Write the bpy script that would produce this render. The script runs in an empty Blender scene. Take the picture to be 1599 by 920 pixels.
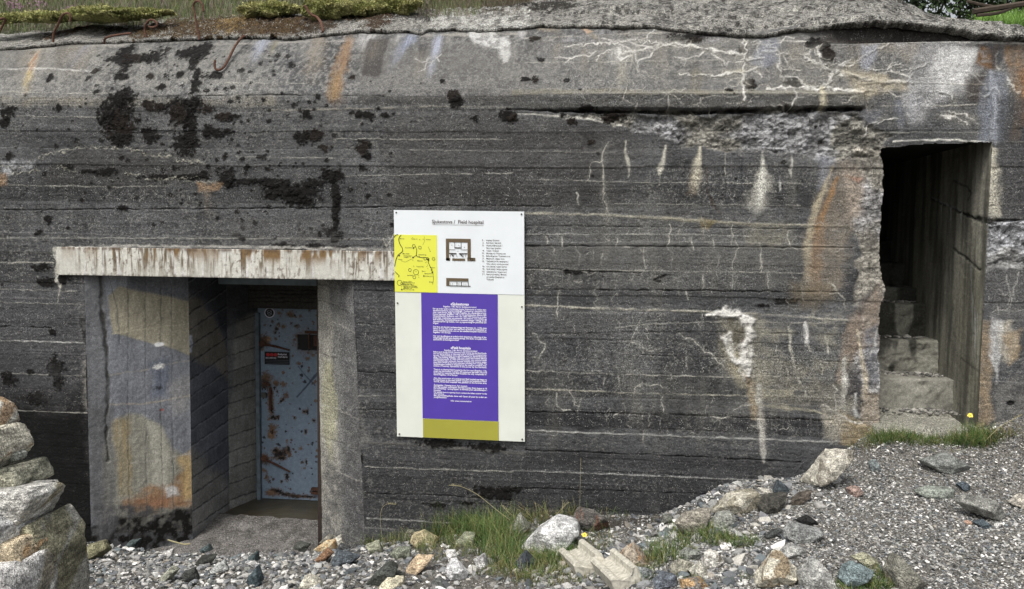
import bpy, bmesh, math, random
import numpy as np
from mathutils import Vector, Matrix
random.seed(7); RNG = np.random.RandomState(7)
scn = bpy.context.scene
COL = scn.collection
# ------------------------------------------------------------------ camera
FPX, W0, H0 = 1250.0, 1599.0, 920.0
YAW, PITCH, ROLL = math.radians(6.5), math.radians(4.0), math.radians(0.65)
EYE = np.array([0.0, -6.0, 1.62])
F = np.array([-math.sin(YAW)*math.cos(PITCH), math.cos(YAW)*math.cos(PITCH), -math.sin(PITCH)])
R0 = np.array([math.cos(YAW), math.sin(YAW), 0.0]); U0 = np.cross(R0, F)
R = R0*math.cos(ROLL) + U0*math.sin(ROLL); U = -R0*math.sin(ROLL) + U0*math.cos(ROLL)
cam = bpy.data.objects.new("camera", bpy.data.cameras.new("camera")); COL.objects.link(cam)
cam.data.sensor_width = 36; cam.data.lens = 36*FPX/W0; cam.data.clip_end = 500; cam.data.clip_start = .05
cam.matrix_world = Matrix(((R[0], U[0], -F[0], EYE[0]), (R[1], U[1], -F[1], EYE[1]), (R[2], U[2], -F[2], EYE[2]), (0, 0, 0, 1)))
scn.camera = cam
# ------------------------------------------------------------------ light
SUN_EL, SUN_AZ = math.radians(58), math.radians(205)   # azimuth clockwise from +Y
w = bpy.data.worlds.new("World"); scn.world = w; w.use_nodes = True
nt = w.node_tree; bg = nt.nodes["Background"]
sky = nt.nodes.new("ShaderNodeTexSky"); sky.sky_type = 'NISHITA'; sky.sun_disc = False
sky.sun_elevation = SUN_EL; sky.sun_rotation = SUN_AZ; sky.dust_density = 6; sky.air_density = 1.2
hs = nt.nodes.new("ShaderNodeHueSaturation"); hs.inputs['Saturation'].default_value = .25   # cloud cover greys the sky
nt.links.new(sky.outputs[0], hs.inputs['Color']); nt.links.new(hs.outputs[0], bg.inputs[0])
bg.inputs[1].default_value = .13
sl = bpy.data.lights.new("sun", 'SUN'); sl.energy = 1.5; sl.angle = math.radians(14); sl.color = (1, .96, .9)
so = bpy.data.objects.new("sun", sl); COL.objects.link(so)
sd = Vector((math.sin(SUN_AZ)*math.cos(SUN_EL), math.cos(SUN_AZ)*math.cos(SUN_EL), math.sin(SUN_EL)))
so.rotation_euler = sd.to_track_quat('Z', 'Y').to_euler()
scn.view_settings.view_transform = 'Standard'; scn.view_settings.look = 'None'
scn.view_settings.exposure = 0.45; scn.view_settings.gamma = 1
# ------------------------------------------------------------------ helpers
def S(r, g, b):                                   # 8 bit sRGB -> linear
    c = np.array([r, g, b])/255.0
    return np.where(c <= .04045, c/12.92, ((c+.055)/1.055)**2.4)
def ray(px, py):
    d = F + R*((px-W0/2)/FPX) - U*((py-H0/2)/FPX); return d
def proj(P):
    v = np.asarray(P) - EYE; f = v@F
    return W0/2+FPX*(v@R)/f, H0/2-FPX*(v@U)/f
def at_y(px, py, y):
    d = ray(px, py); return EYE + d*((y-EYE[1])/d[1])
def at_x(px, py, x):
    d = ray(px, py); return EYE + d*((x-EYE[0])/d[0])
def at_z(px, py, z):
    d = ray(px, py); return EYE + d*((z-EYE[2])/d[2])
def at_d(px, py, vd):
    return EYE + ray(px, py)*vd
TAB = [np.random.RandomState(100+i).rand(256, 256) for i in range(12)]
def vn(x, y, s=0):
    t = TAB[s % 12]; x = np.asarray(x, float)+s*17.3; y = np.asarray(y, float)+s*5.7
    xi = np.floor(x).astype(int); yi = np.floor(y).astype(int); fx = x-xi; fy = y-yi
    fx = fx*fx*(3-2*fx); fy = fy*fy*(3-2*fy)
    a = t[yi & 255, xi & 255]; b = t[yi & 255, (xi+1) & 255]; c = t[(yi+1) & 255, xi & 255]; d = t[(yi+1) & 255, (xi+1) & 255]
    return (a*(1-fx)+b*fx)*(1-fy)+(c*(1-fx)+d*fx)*fy
def fbm(x, y, s=0, o=4, g=.5):
    r = 0; a = 1; n = 0
    for i in range(o):
        r = r+a*vn(x*2**i, y*2**i, s+i); n += a; a *= g
    return r/n
def ss(a, b, x):
    t = np.clip((x-a)/(b-a), 0, 1); return t*t*(3-2*t)
def link(o, parent=None):
    COL.objects.link(o)
    if parent is not None: o.parent = parent
    return o
def tag(o, label=None, cat=None, group=None, kind=None):
    if label: o['label'] = label
    if cat: o['category'] = cat
    if group: o['group'] = group
    if kind: o['kind'] = kind
    return o
def empty(name, loc, label, cat, group=None):
    o = bpy.data.objects.new(name, None); o.empty_display_size = .1; o.location = loc; link(o); return tag(o, label, cat, group)
def npmesh(name, V, Fc, mat, parent=None, col=None, smooth=False, spk=None, sat=.68):
    """V world coords (n,3); Fc (m,3|4) ints; parent is an empty without rotation"""
    V = np.asarray(V, float); Fc = np.asarray(Fc, np.int32)
    if parent is not None:
        p = parent; off = np.zeros(3)
        while p is not None: off += np.array(p.location); p = p.parent
        V = V-off
        org = np.zeros(3)
    else:
        org = np.array([V[:, 0].mean(), V[:, 1].mean(), V[:, 2].min()]); V = V-org
    me = bpy.data.meshes.new(name); k = Fc.shape[1]
    me.vertices.add(len(V)); me.vertices.foreach_set("co", V.ravel())
    me.loops.add(Fc.size); me.loops.foreach_set("vertex_index", Fc.ravel())
    me.polygons.add(len(Fc)); me.polygons.foreach_set("loop_start", np.arange(0, Fc.size, k, dtype=np.int32))
    me.polygons.foreach_set("use_smooth", np.full(len(Fc), smooth))
    me.update(calc_edges=True)
    if col is not None:
        a = me.color_attributes.new("Col", 'FLOAT_COLOR', 'POINT')
        c = np.ones((len(V), 4)); lum = (np.asarray(col)@[.3, .59, .11])[:, None]; c[:, :3] = lum+(col-lum)*sat
        if spk is not None: c[:, 3] = spk
        a.data.foreach_set("color", c.ravel())
    me.materials.append(mat)
    o = bpy.data.objects.new(name, me); o.location = org
    return link(o, parent)
def bmobj(name, bm, mat, parent=None, bevel=0):
    if bevel:
        bmesh.ops.bevel(bm, geom=[e for e in bm.edges], offset=bevel, segments=2, affect='EDGES')
    bmesh.ops.recalc_face_normals(bm, faces=bm.faces[:])
    V = np.array([v.co[:] for v in bm.verts])
    me = bpy.data.meshes.new(name); bm.to_mesh(me); bm.free()
    off = np.zeros(3); p = parent
    while p is not None: off += np.array(p.location); p = p.parent
    if parent is None:
        off = np.array([V[:, 0].mean(), V[:, 1].mean(), V[:, 2].min()])
    me.transform(Matrix.Translation(-Vector(off))); me.materials.append(mat)
    o = bpy.data.objects.new(name, me)
    if parent is None: o.location = off
    return link(o, parent)
def box(bm, c, ax, ay, az):                       # centre and three half vectors
    c, ax, ay, az = map(Vector, (c, ax, ay, az))
    vs = [bm.verts.new(c+ax*i+ay*j+az*k) for i in (-1, 1) for j in (-1, 1) for k in (-1, 1)]
    for f in ((0, 1, 3, 2), (4, 6, 7, 5), (0, 4, 5, 1), (2, 3, 7, 6), (0, 2, 6, 4), (1, 5, 7, 3)):
        bm.faces.new([vs[i] for i in f])
def tube(bm, pts, r, n=8, cap=True):
    pts = [Vector(p) for p in pts]; rs = r if isinstance(r, (list, tuple)) else [r]*len(pts)
    rings = []; side = None
    for i, p in enumerate(pts):
        t = (pts[min(i+1, len(pts)-1)]-pts[max(i-1, 0)]).normalized()
        if side is None: side = t.orthogonal().normalized()
        side = (side-t*side.dot(t)).normalized(); b = t.cross(side)
        rings.append([bm.verts.new(p+(side*math.cos(a)+b*math.sin(a))*rs[i]) for a in [2*math.pi*k/n for k in range(n)]])
    for a, b in zip(rings, rings[1:]):
        for k in range(n): bm.faces.new((a[k], a[(k+1) % n], b[(k+1) % n], b[k]))
    if cap: bm.faces.new(rings[0][::-1]); bm.faces.new(rings[-1])
def smooth_path(pts, k=6):
    pts = [np.array(p, float) for p in pts]; out = []
    P = [pts[0]]+pts+[pts[-1]]
    for i in range(1, len(P)-2):
        for t in np.linspace(0, 1, k, endpoint=False):
            a, b, c, d = P[i-1], P[i], P[i+1], P[i+2]
            out.append(.5*((2*b)+(-a+c)*t+(2*a-5*b+4*c-d)*t*t+(-a+3*b-3*c+d)*t**3))
    out.append(pts[-1]); return out
# ------------------------------------------------------------------ materials
def mat(name, rough=.9, spec=.3):
    m = bpy.data.materials.new(name); m.use_nodes = True
    b = m.node_tree.nodes["Principled BSDF"]; b.inputs['Roughness'].default_value = rough
    b.inputs['Specular IOR Level'].default_value = spec
    return m, m.node_tree, b
def node(t, typ, **k):
    n = t.nodes.new(typ)
    for a, v in k.items():
        if a in n.inputs: n.inputs[a].default_value = v
        else: setattr(n, a, v)
    return n
def mapr(t, src, a, b, c, d):
    n = node(t, 'ShaderNodeMapRange'); t.links.new(src, n.inputs[0])
    for i, v in enumerate((a, b, c, d)): n.inputs[i+1].default_value = v
    return n.outputs[0]
def mth(t, op, a, b):
    n = node(t, 'ShaderNodeMath', operation=op)
    for i, v in enumerate((a, b)):
        if isinstance(v, (int, float)): n.inputs[i].default_value = v
        else: t.links.new(v, n.inputs[i])
    return n.outputs[0]
def col_material(name, grain=1.0, fine=230, coarse=70, bump=.5, dist=.004, rough=.92, lo=.45, hi=1.9, spec=.25, stripes=None, flake=.12):
    """Base colour from the mesh's Col attribute times a grain of sand and pores; alpha of Col scales the grain"""
    m, t, b = mat(name, rough, spec)
    at = node(t, 'ShaderNodeVertexColor', layer_name="Col"); tc = node(t, 'ShaderNodeTexCoord')
    n1 = node(t, 'ShaderNodeTexNoise', Scale=fine, Detail=2.0, Roughness=.7); n2 = node(t, 'ShaderNodeTexNoise', Scale=coarse, Detail=4.0, Roughness=.65)
    n3 = node(t, 'ShaderNodeTexVoronoi', Scale=coarse*1.4)
    for n in (n1, n2, n3): t.links.new(tc.outputs['Object'], n.inputs['Vector'])
    a1 = mapr(t, n1.outputs[0], .34, .66, lo, hi); a2 = mapr(t, n2.outputs[0], .36, .64, .66, 1.36)
    fac = mth(t, 'MULTIPLY', a1, a2)
    # fac' = 1 + (fac-1)*alpha*grain
    k = mth(t, 'MULTIPLY', mth(t, 'SUBTRACT', fac, 1.0), mth(t, 'MULTIPLY', at.outputs['Alpha'], grain))
    fac = mth(t, 'MAXIMUM', mth(t, 'ADD', k, 1.0), .12)
    if stripes:
        mp = node(t, 'ShaderNodeMapping'); mp.inputs['Scale'].default_value = stripes
        t.links.new(tc.outputs['Object'], mp.inputs['Vector'])
        n4 = node(t, 'ShaderNodeTexNoise', Scale=1.0, Detail=5.0, Roughness=.7); t.links.new(mp.outputs[0], n4.inputs['Vector'])
        fac = mth(t, 'MULTIPLY', fac, mapr(t, n4.outputs[0], .32, .68, .55, 1.4))
    vm = node(t, 'ShaderNodeVectorMath', operation='SCALE'); t.links.new(at.outputs['Color'], vm.inputs[0]); t.links.new(fac, vm.inputs['Scale'])
    # pale sand flakes
    mx = node(t, 'ShaderNodeMix', data_type='RGBA'); t.links.new(vm.outputs[0], mx.inputs[6]); mx.inputs[7].default_value = (.46, .46, .44, 1)
    fl = mapr(t, n3.outputs['Distance'], .16, .34, 1, 0)
    n5 = node(t, 'ShaderNodeTexNoise', Scale=coarse*.35, Detail=2.0); t.links.new(tc.outputs['Object'], n5.inputs['Vector'])
    fl = mth(t, 'MULTIPLY', mth(t, 'MULTIPLY', fl, mapr(t, n5.outputs[0], .47, .62, 0, 1)), mth(t, 'MULTIPLY', at.outputs['Alpha'], flake*4))
    fl = mth(t, 'MINIMUM', fl, 1.0); t.links.new(fl, mx.inputs[0]); t.links.new(mx.outputs[2], b.inputs['Base Color'])
    bp = node(t, 'ShaderNodeBump', Strength=bump, Distance=dist); t.links.new(mth(t, 'ADD', n1.outputs[0], mth(t, 'MULTIPLY', n2.outputs[0], 2.0)), bp.inputs['Height'])
    t.links.new(bp.outputs[0], b.inputs['Normal'])
    return m
def plain(name, c, rough=.6, var=.12, scale=40, spec=.4, metal=0, bump=0):
    c = np.asarray(c); lm = float(c@[.3, .59, .11]); c = lm+(c-lm)*.88
    m, t, b = mat(name, rough, spec); b.inputs['Metallic'].default_value = metal
    tc = node(t, 'ShaderNodeTexCoord'); n = node(t, 'ShaderNodeTexNoise', Scale=scale, Detail=4.0); t.links.new(tc.outputs['Object'], n.inputs['Vector'])
    v = node(t, 'ShaderNodeVectorMath', operation='SCALE'); v.inputs[0].default_value = tuple(c)
    t.links.new(mapr(t, n.outputs[0], .3, .7, 1-var, 1+var), v.inputs['Scale']); t.links.new(v.outputs[0], b.inputs['Base Color'])
    if bump:
        bp = node(t, 'ShaderNodeBump', Strength=bump, Distance=.003); t.links.new(n.outputs[0], bp.inputs['Height']); t.links.new(bp.outputs[0], b.inputs['Normal'])
    return m
M_CONC = col_material("weathered_concrete", fine=150, coarse=62, lo=.3, hi=1.75, bump=.8, dist=.006, flake=.2)
M_INNER = col_material("recess_concrete", grain=.5, fine=170, coarse=50, bump=.4, flake=.03)
M_CAP = col_material("roof_concrete", fine=105, coarse=42, lo=.1, hi=1.9, bump=1, dist=.02, flake=.3)
M_PAINT = col_material("flaking_paint", grain=.25, fine=150, coarse=30, bump=.15, dist=.002, rough=.55, spec=.4, flake=.0)
M_ROCK = col_material("schist", grain=1.0, fine=130, coarse=38, lo=.35, hi=1.7, bump=1, dist=.012, stripes=(16, 16, 90), flake=.06)
M_GRAVEL = col_material("gravel", grain=.5, fine=160, coarse=60, lo=.6, hi=1.4, bump=.2, dist=.002, flake=.0, rough=.85)
M_SOIL = col_material("soil", fine=120, coarse=45, lo=.35, hi=1.9, bump=1, dist=.012, flake=.3)
M_LEAF, _t, _b = mat("foliage", .6, .3)
_a = node(_t, 'ShaderNodeVertexColor', layer_name="Col"); _t.links.new(_a.outputs[0], _b.inputs['Base Color'])
M_RUST = plain("rusty_steel", S(92, 62, 48), .85, .5, 90, .3, 0, .6)
M_DARKSTEEL = plain("dark_steel", S(46, 36, 30), .7, .4, 60)
M_WHITE = plain("sign_white", S(228, 234, 238)*.95, .35, .04, 4, .5)
M_CREAM = plain("sign_cream", S(222, 226, 216)*.95, .4, .05, 5, .5)
M_PURPLE = plain("sign_purple", S(80, 56, 168), .4, .05, 6, .5)
M_OLIVE = plain("sign_olive", S(160, 156, 30), .4, .04, 6, .5)
M_YELLOW = plain("sign_yellow", S(222, 224, 10), .4, .02, 4, .5)
M_INK = plain("ink", S(50, 46, 44), .5, .1, 20)
M_TITLE = plain("title_ink", S(92, 84, 84), .5, .1, 20)
M_BROWNPLAN = plain("plan_brown", S(98, 82, 58), .5, .25, 300)
M_LETTER = plain("white_print", S(232, 230, 245), .5, .02, 5)
M_BLACK = plain("black_sticker", S(22, 24, 30), .4, .1, 20)
M_REDDOT = plain("red_print", S(196, 28, 36), .4, .05, 20)
M_YFLOWER = plain("yellow_petal", S(240, 205, 20), .6, .1, 60)
# ------------------------------------------------------------------ painted surfaces
class Surf:
    """regular grid in metres on a plane (origin O, axes A,B, normal N to the viewer) that is stained and dented by strokes"""
    def __init__(s, O, A, B, us, vs, base, rec=None, seed=0):
        s.O, s.A, s.B = map(lambda q: np.array(q, float), (O, A, B)); s.N = np.cross(s.A, s.B)
        if s.N@(EYE-s.O) < 0: s.N = -s.N
        s.us, s.vs = np.array(us), np.array(vs); s.rec = rec
        s.X, s.Z = np.meshgrid(s.us, s.vs); s.col = np.zeros(s.X.shape+(3,))+np.array(base); s.h = np.zeros(s.X.shape)
        s.spk = np.ones(s.X.shape); s.keep = np.ones((len(s.vs)-1, len(s.us)-1), bool); s.sd = seed; s.wv = None
    def uv1(s, px, py):
        d = ray(px, py); off = 0.0
        for _ in range(8 if s.rec else 1):
            t = ((s.O-EYE)@s.N-off)/(d@s.N); P = EYE+d*t-s.O; u, v = P@s.A, P@s.B
            if s.rec: off = float(s.rec(u, v))
        return np.array([u, v])
    def uv(s, pts): return np.array([s.uv1(*p) for p in pts])
    def k(s, px, py):                               # metres per photograph pixel across and down
        a = s.uv1(px, py); return max(np.linalg.norm(s.uv1(px+1, py)-a)*.5+np.linalg.norm(s.uv1(px, py+1)-a)*.5, 1e-4)
    def sub(s, P, m):
        a, b = P.min(0)-m, P.max(0)+m
        return (slice(max(np.searchsorted(s.vs, a[1])-1, 0), np.searchsorted(s.vs, b[1])+1), slice(max(np.searchsorted(s.us, a[0])-1, 0), np.searchsorted(s.us, b[0])+1))
    def put(s, sl, m, color=None, disp=0, spk=None, add=None, mul=None):
        m = np.clip(m, 0, 1)
        if color is not None:
            s.col[sl] = s.col[sl]*(1-m[..., None])+np.array(color)*m[..., None]
        if mul is not None: s.col[sl] *= (1+(np.array(mul)-1)*m[..., None])
        if np.any(disp): s.h[sl] += disp*m
        if spk is not None: s.spk[sl] = s.spk[sl]*(1-m)+spk*m
    def stroke(s, pts, w, color=None, a=1.0, soft=.6, wob=1.5, br=.35, disp=0, streak=0, spk=None, brs=18, mul=None, wobs=9, fade=None):
        P = s.uv(pts); kk = s.k(*np.mean(pts, 0)); ws = np.array(w if np.ndim(w) else [w]*len(P))*kk*.5
        sl = s.sub(P, ws.max()*2+wob*kk*2+.01); X, Z = s.X[sl], s.Z[sl]
        if X.size == 0: return
        sd = s.sd = s.sd+1
        X2 = X+(fbm(X*wobs*2, Z*wobs*2, sd, 3)-.5)*wob*kk*3; Z2 = Z+(fbm(X*wobs*2, Z*wobs*2, sd+3, 3)-.5)*wob*kk*3
        best = np.full(X.shape, 9.0); T = np.zeros(X.shape); n = len(P)-1
        for i in range(n):
            a_, b_ = P[i], P[i+1]; d = b_-a_; L = d@d+1e-12
            t = np.clip(((X2-a_[0])*d[0]+(Z2-a_[1])*d[1])/L, 0, 1)
            dist = np.hypot(X2-a_[0]-d[0]*t, Z2-a_[1]-d[1]*t)/(ws[i]*(1-t)+ws[i+1]*t)
            up = dist < best; best = np.where(up, dist, best); T = np.where(up, (i+t)/n, T)
        if wob: best = best/(.42+1.15*fbm(X*15, Z*15, sd+9, 3))
        m = ss(1+soft, 1-soft, best)*a
        if fade is not None: m = m*np.interp(T, np.linspace(0, 1, len(fade)), fade)
        if streak: m = m*(1-streak+streak*ss(.25, .7, fbm(X*90, Z*5, sd+5, 3)))
        if br: m = m*(1-br+br*ss(.3, .62, fbm(X*brs, Z*brs, sd+7, 4))*1.5)
        s.put(sl, m, color, disp, spk, mul=mul)
    def poly(s, pts, color=None, a=1.0, soft=5, warp=6, br=0, brs=20, disp=0, streak=0, spk=None, mul=None, wps=7):
        P = s.uv(pts); kk = s.k(*np.mean(pts, 0)); sl = s.sub(P, (soft+warp*2)*kk); X, Z = s.X[sl], s.Z[sl]
        if X.size == 0: return
        sd = s.sd = s.sd+1
        X2 = X+(fbm(X*wps, Z*wps, sd, 5, .6)-.5)*warp*kk*4; Z2 = Z+(fbm(X*wps, Z*wps, sd+4, 5, .6)-.5)*warp*kk*4
        ins = np.zeros(X.shape, bool); dm = np.full(X.shape, 9.0)
        for i in range(len(P)):
            a_, b_ = P[i], P[(i+1) % len(P)]; d = b_-a_; L = d@d+1e-12
            t = np.clip(((X2-a_[0])*d[0]+(Z2-a_[1])*d[1])/L, 0, 1)
            dm = np.minimum(dm, np.hypot(X2-a_[0]-d[0]*t, Z2-a_[1]-d[1]*t))
            c = ((a_[1] > Z2) != (b_[1] > Z2)); xx = a_[0]+(Z2-a_[1])*d[0]/(d[1] if abs(d[1]) > 1e-9 else 1e-9); ins ^= c & (X2 < xx)
        sdist = np.where(ins, dm, -dm)/(kk*max(soft, .01)); m = ss(-1, 1, sdist)*a
        if streak: m = m*(1-streak+streak*ss(.25, .7, fbm(X*70, Z*4, sd+5, 3)))
        if br: m = m*(1-br+br*ss(.35, .6, fbm(X*brs, Z*brs, sd+7, 4))*1.5)
        s.put(sl, m, color, disp, spk, mul=mul); return sl, m
    def blob(s, cx, cy, rx, ry, color=None, a=1.0, rag=1.0, freq=26, disp=0, spk=None):
        c = s.uv1(cx, cy); kk = s.k(cx, cy); sl = s.sub(np.array([c]), max(rx, ry)*kk*1.8+.01); X, Z = s.X[sl], s.Z[sl]
        if X.size == 0: return
        sd = s.sd = s.sd+1
        d = np.hypot((X-c[0])/(rx*kk), (Z-c[1])/(ry*kk)); hm = ss(1.75, .7, d)*.3*(rx > 3)*a*(color is not None); s.put(sl, hm*ss(.3, .6, fbm(X*70, Z*70, sd+2, 3)), color)
        n = fbm(X*freq*1.3, Z*freq*1.3, sd, 5, .72)
        m = ss(-.14, .14, 1-d+(n-.5)*3.0*rag)*(d < 1.8)*a
        s.put(sl, m, color, disp*(.4+n), spk); s.col[sl] *= (1+m*(fbm(X*60, Z*60, sd+4, 3)-.5)*1.4)[..., None]
    def crack(s, p0, p1, w=1.2, color=S(176, 174, 162), a=.7, dev=.12, branch=0, depth=6, br=.5):
        rn = random.Random(int(p0[0]*31+p0[1]*7+p1[0]))
        def mid(a_, b_, k, dv):
            if k == 0: return [a_]
            L = math.hypot(b_[0]-a_[0], b_[1]-a_[1]); nx, ny = -(b_[1]-a_[1])/(L+1e-6), (b_[0]-a_[0])/(L+1e-6); q = rn.gauss(0, dv)*L
            m = ((a_[0]+b_[0])/2+nx*q, (a_[1]+b_[1])/2+ny*q); return mid(a_, m, k-1, dv)+mid(m, b_, k-1, dv)
        L = math.hypot(p1[0]-p0[0], p1[1]-p0[1]); k = max(1, min(depth, int(math.log2(max(L/5, 2)))))
        pts = mid(p0, p1, k, dev)+[p1]
        if w > 1.3: s.stroke(pts[::2]+[pts[-1]], w*5, S(120, 119, 112), a*.28, 1, 3, .6, brs=20)
        s.stroke(pts, w*.78, color, a, .8, .6, br, brs=30)
        for _ in range(branch):
            i = rn.randrange(len(pts)); ang = rn.uniform(0, 6.28); l = L*rn.uniform(.15, .4)
            s.crack(pts[i], (pts[i][0]+l*math.cos(ang), pts[i][1]+l*math.sin(ang)), w*.7, color, a*.7, dev, 0, depth, br)
    def grid(s):
        rec = s.rec(s.X, s.Z) if s.rec else 0
        return s.O+s.X[..., None]*s.A+s.Z[..., None]*s.B+(s.h-rec)[..., None]*s.N
    def build(s, name, material, parent, skirt=0, smooth=True):
        P = s.grid(); nv, nu = s.X.shape
        if s.wv is not None: P = P+s.wv
        idx = np.arange(nv*nu).reshape(nv, nu)
        f = np.stack([idx[:-1, :-1], idx[:-1, 1:], idx[1:, 1:], idx[1:, :-1]], -1)[s.keep]
        flip = np.cross(s.A, s.B)@s.N < 0
        if flip: f = f[:, ::-1]
        V = P.reshape(-1, 3); C = s.col.reshape(-1, 3); K = s.spk.reshape(-1)
        used = np.zeros(len(V), bool); used[f.ravel()] = True
        if skirt:
            loop = np.concatenate([idx[0, :], idx[1:, -1], idx[-1, -2::-1], idx[-2:0:-1, 0]]); n0 = len(V)
            V = np.vstack([V, V[loop]-s.N*skirt]); C = np.vstack([C, C[loop]]); K = np.append(K, K[loop]); n = len(loop)
            q = np.arange(n); q1 = (q+1) % n; sf = np.stack([loop[q], n0+q, n0+q1, loop[q1]], -1)
            if flip: sf = sf[:, ::-1]
            f = np.vstack([f, sf]); used = np.append(used, np.ones(n, bool))
        new = np.cumsum(used)-1
        return npmesh(name, V[used], new[f], material, parent, np.clip(C[used], 0, 1), smooth, np.clip(K[used], 0, 2))
LICH = S(150, 148, 138); CHALK = S(186, 186, 180); BEIGE = S(150, 138, 112); RUSTC = S(150, 92, 46); BLUEST = S(112, 122, 142); BLK = S(14, 13, 11)
# ------------------------------------------------------------------ ground shape
CT = []
for px, py in ((0, 860), (140, 848), (330, 862), (480, 858), (570, 852), (640, 846), (700, 836), (780, 822), (860, 808), (940, 803), (1020, 806), (1100, 797), (1180, 772), (1250, 742), (1310, 706), (1360, 684), (1450, 676), (1530, 668), (1599, 655)):
    CT.append(at_y(px, py, -.02))
CT += [np.array(p) for p in ((-5.5, -1, -.62), (-3.5, -1.3, -.62), (-2.4, -1.2, -.6), (-1.4, -1.1, -.54), (-.6, -1.0, -.47), (-.1, -.8, -.40), (-.9, -2.2, -.42), (-2.6, -2.4, -.5), (-.2, -1.9, -.30), (.35, -1.7, -.16), (.55, -.75, -.22),
        (.9, -.35, -.12), (.95, -1.1, -.02), (1.3, -.6, .03), (1.9, -.7, .07), (2.8, -.6, .13), (3.5, -.5, .16), (1.4, -2, .0), (2.8, -2, .03), (.9, -3.2, -.03), (-1, -3.6, -.15), (-3.5, -4, -.3), (2.5, -4, 0), (0, -6, 0), (5, -5, .05), (-5.5, -6, -.2), (5.5, -1, .2), (5, 0, .2), (-6.5, 0, -.65), (0, -9, 0), (-9, -9, -.1), (9, -9, .1))]
CT = np.array(CT)
def _phi(r): return np.sqrt(r*r+.06)
_K = _phi(np.hypot(CT[:, 0][:, None]-CT[:, 0], CT[:, 1][:, None]-CT[:, 1])); _w = np.linalg.solve(_K+np.eye(len(CT))*.02, CT[:, 2]-CT[:, 2].mean())
def ground(x, y, rough=True):
    x = np.asarray(x, float); y = np.asarray(y, float); xs = np.clip(x, -9, 9); ys = np.clip(y, -9, .3); sh = x.shape
    z = np.zeros(x.size); X, Y = xs.ravel(), ys.ravel()
    for i in range(0, X.size, 20000):
        z[i:i+20000] = _phi(np.hypot(X[i:i+20000, None]-CT[:, 0], Y[i:i+20000, None]-CT[:, 1]))@_w+CT[:, 2].mean()
    z = z.reshape(sh)
    if rough: z = z+(fbm(x*2.2, y*2.2, 2, 4)-.5)*.05+(fbm(x*14, y*14, 5, 3)-.5)*.018
    return z
def hit(px, py):
    d = ray(px, py); t = np.arange(1.2, 9, .01); P = EYE+d*t[:, None]
    below = P[:, 2] < ground(P[:, 0], P[:, 1]); i = int(np.argmax(below)) if below.any() else len(t)-1
    return P[i], t[i]
# ------------------------------------------------------------------ the bunker
BK = empty('concrete_bunker', (-.8, 0, -.7), 'massive dark stained board marked concrete bunker behind the information board', 'bunker')
def arange(a, b, st, *brk):
    v = np.arange(a, b, st)
    for q in brk: v[np.argmin(abs(v-q))] = q
    return v
XA = at_y(137, 640, 0)[0]; XF = at_y(560, 640, 0)[0]; XJ = at_y(1538, 440, 0)[0]; ZL = at_y(330, 434, 0)[2]; ZT = at_y(1455, 226, 0)[2]
XR = at_y(1372, 440, 0)[0]
def rec(x, z):
    amt = np.interp(x, [-6, -.8, .4, 1.6, 2.2], [.36, .34, .22, .08, .03]); t = np.clip((np.asarray(z)-2.66)/.5, 0, 1.4); return amt*t**1.5
us = np.concatenate([np.arange(-7.2, -5.02, .05), arange(-5.0, 3.12, .006, XA, XF, XJ), np.arange(3.15, 5.5, .05)])
WL = Surf((0, 0, 0), (1, 0, 0), (0, 0, 1), us, arange(-1.2, 3.42, .0058, ZL, ZT), S(75, 76, 77), rec)
X, Z = WL.X, WL.Z
# large tone differences of the cast concrete: pale worn top, darker and damper lower down
n_big = fbm(X*.9, Z*1.4, 1, 4); n_mid = fbm(X*3.5, Z*6, 3, 4); n_sm = fbm(X*16, Z*24, 6, 4)
tone = np.interp(Z, [-1, -.3, .3, .9, 1.6, 2.1, 2.5, 2.75, 3.1], [.74, .8, .9, .98, .96, 1.04, 1.16, 1.42, 1.65])
tone = tone*(1+.5*(n_big-.5))*(1+.45*(n_mid-.5))*(1+.5*(n_sm-.5))
# boards: slightly tilted bands, each with its own tone, a lip and a line of pale or dark laitance
tilt = .0; rb = np.random.RandomState(5); edges = []; z = -1.2
while z < 2.75:
    edges.append(z); z += rb.choice([.1, .13, .16, .2, .24])
warpz = Z+(fbm(X*.7, Z*.2, 8, 3)-.5)*.05+(fbm(X*9, Z*3, 9, 3)-.5)*.006
bi = np.searchsorted(edges, warpz)
tone *= (rb.uniform(.72, 1.32, len(edges)+2))[bi]; WL.h += (rb.uniform(-.006, .006, len(edges)+2))[bi]
WL.spk = (.3+1.0*fbm(X*1.3, Z*3, 10, 4))*(rb.uniform(.55, 1.15, len(edges)+2))[bi]
ea = np.array(edges)[np.clip(bi-1, 0, None)]; dl = np.abs(warpz-ea)
WL.col = WL.col*tone[..., None]
cool = np.clip(1.1-Z/2.4, 0, 1)[..., None]; WL.col *= (1-cool*.5)+cool*.5*np.array([.96, .99, 1.06])
for i, e in enumerate(edges):
    if rb.rand() < .55:
        m = np.exp(-((warpz-e)/.0045)**2)*ss(.42, .6, fbm(X*2.2, Z*.5+i*3.3, i, 4))*rb.uniform(.15, .5); WL.col = WL.col*(1-m[..., None])+LICH*m[..., None]
    else:
        m = np.exp(-((warpz-e)/.004)**2)*ss(.4, .6, fbm(X*2, Z*.5+i*2.1, i+1, 3))*.7; WL.col *= (1-m[..., None]*.75); WL.h -= m*.004
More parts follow.
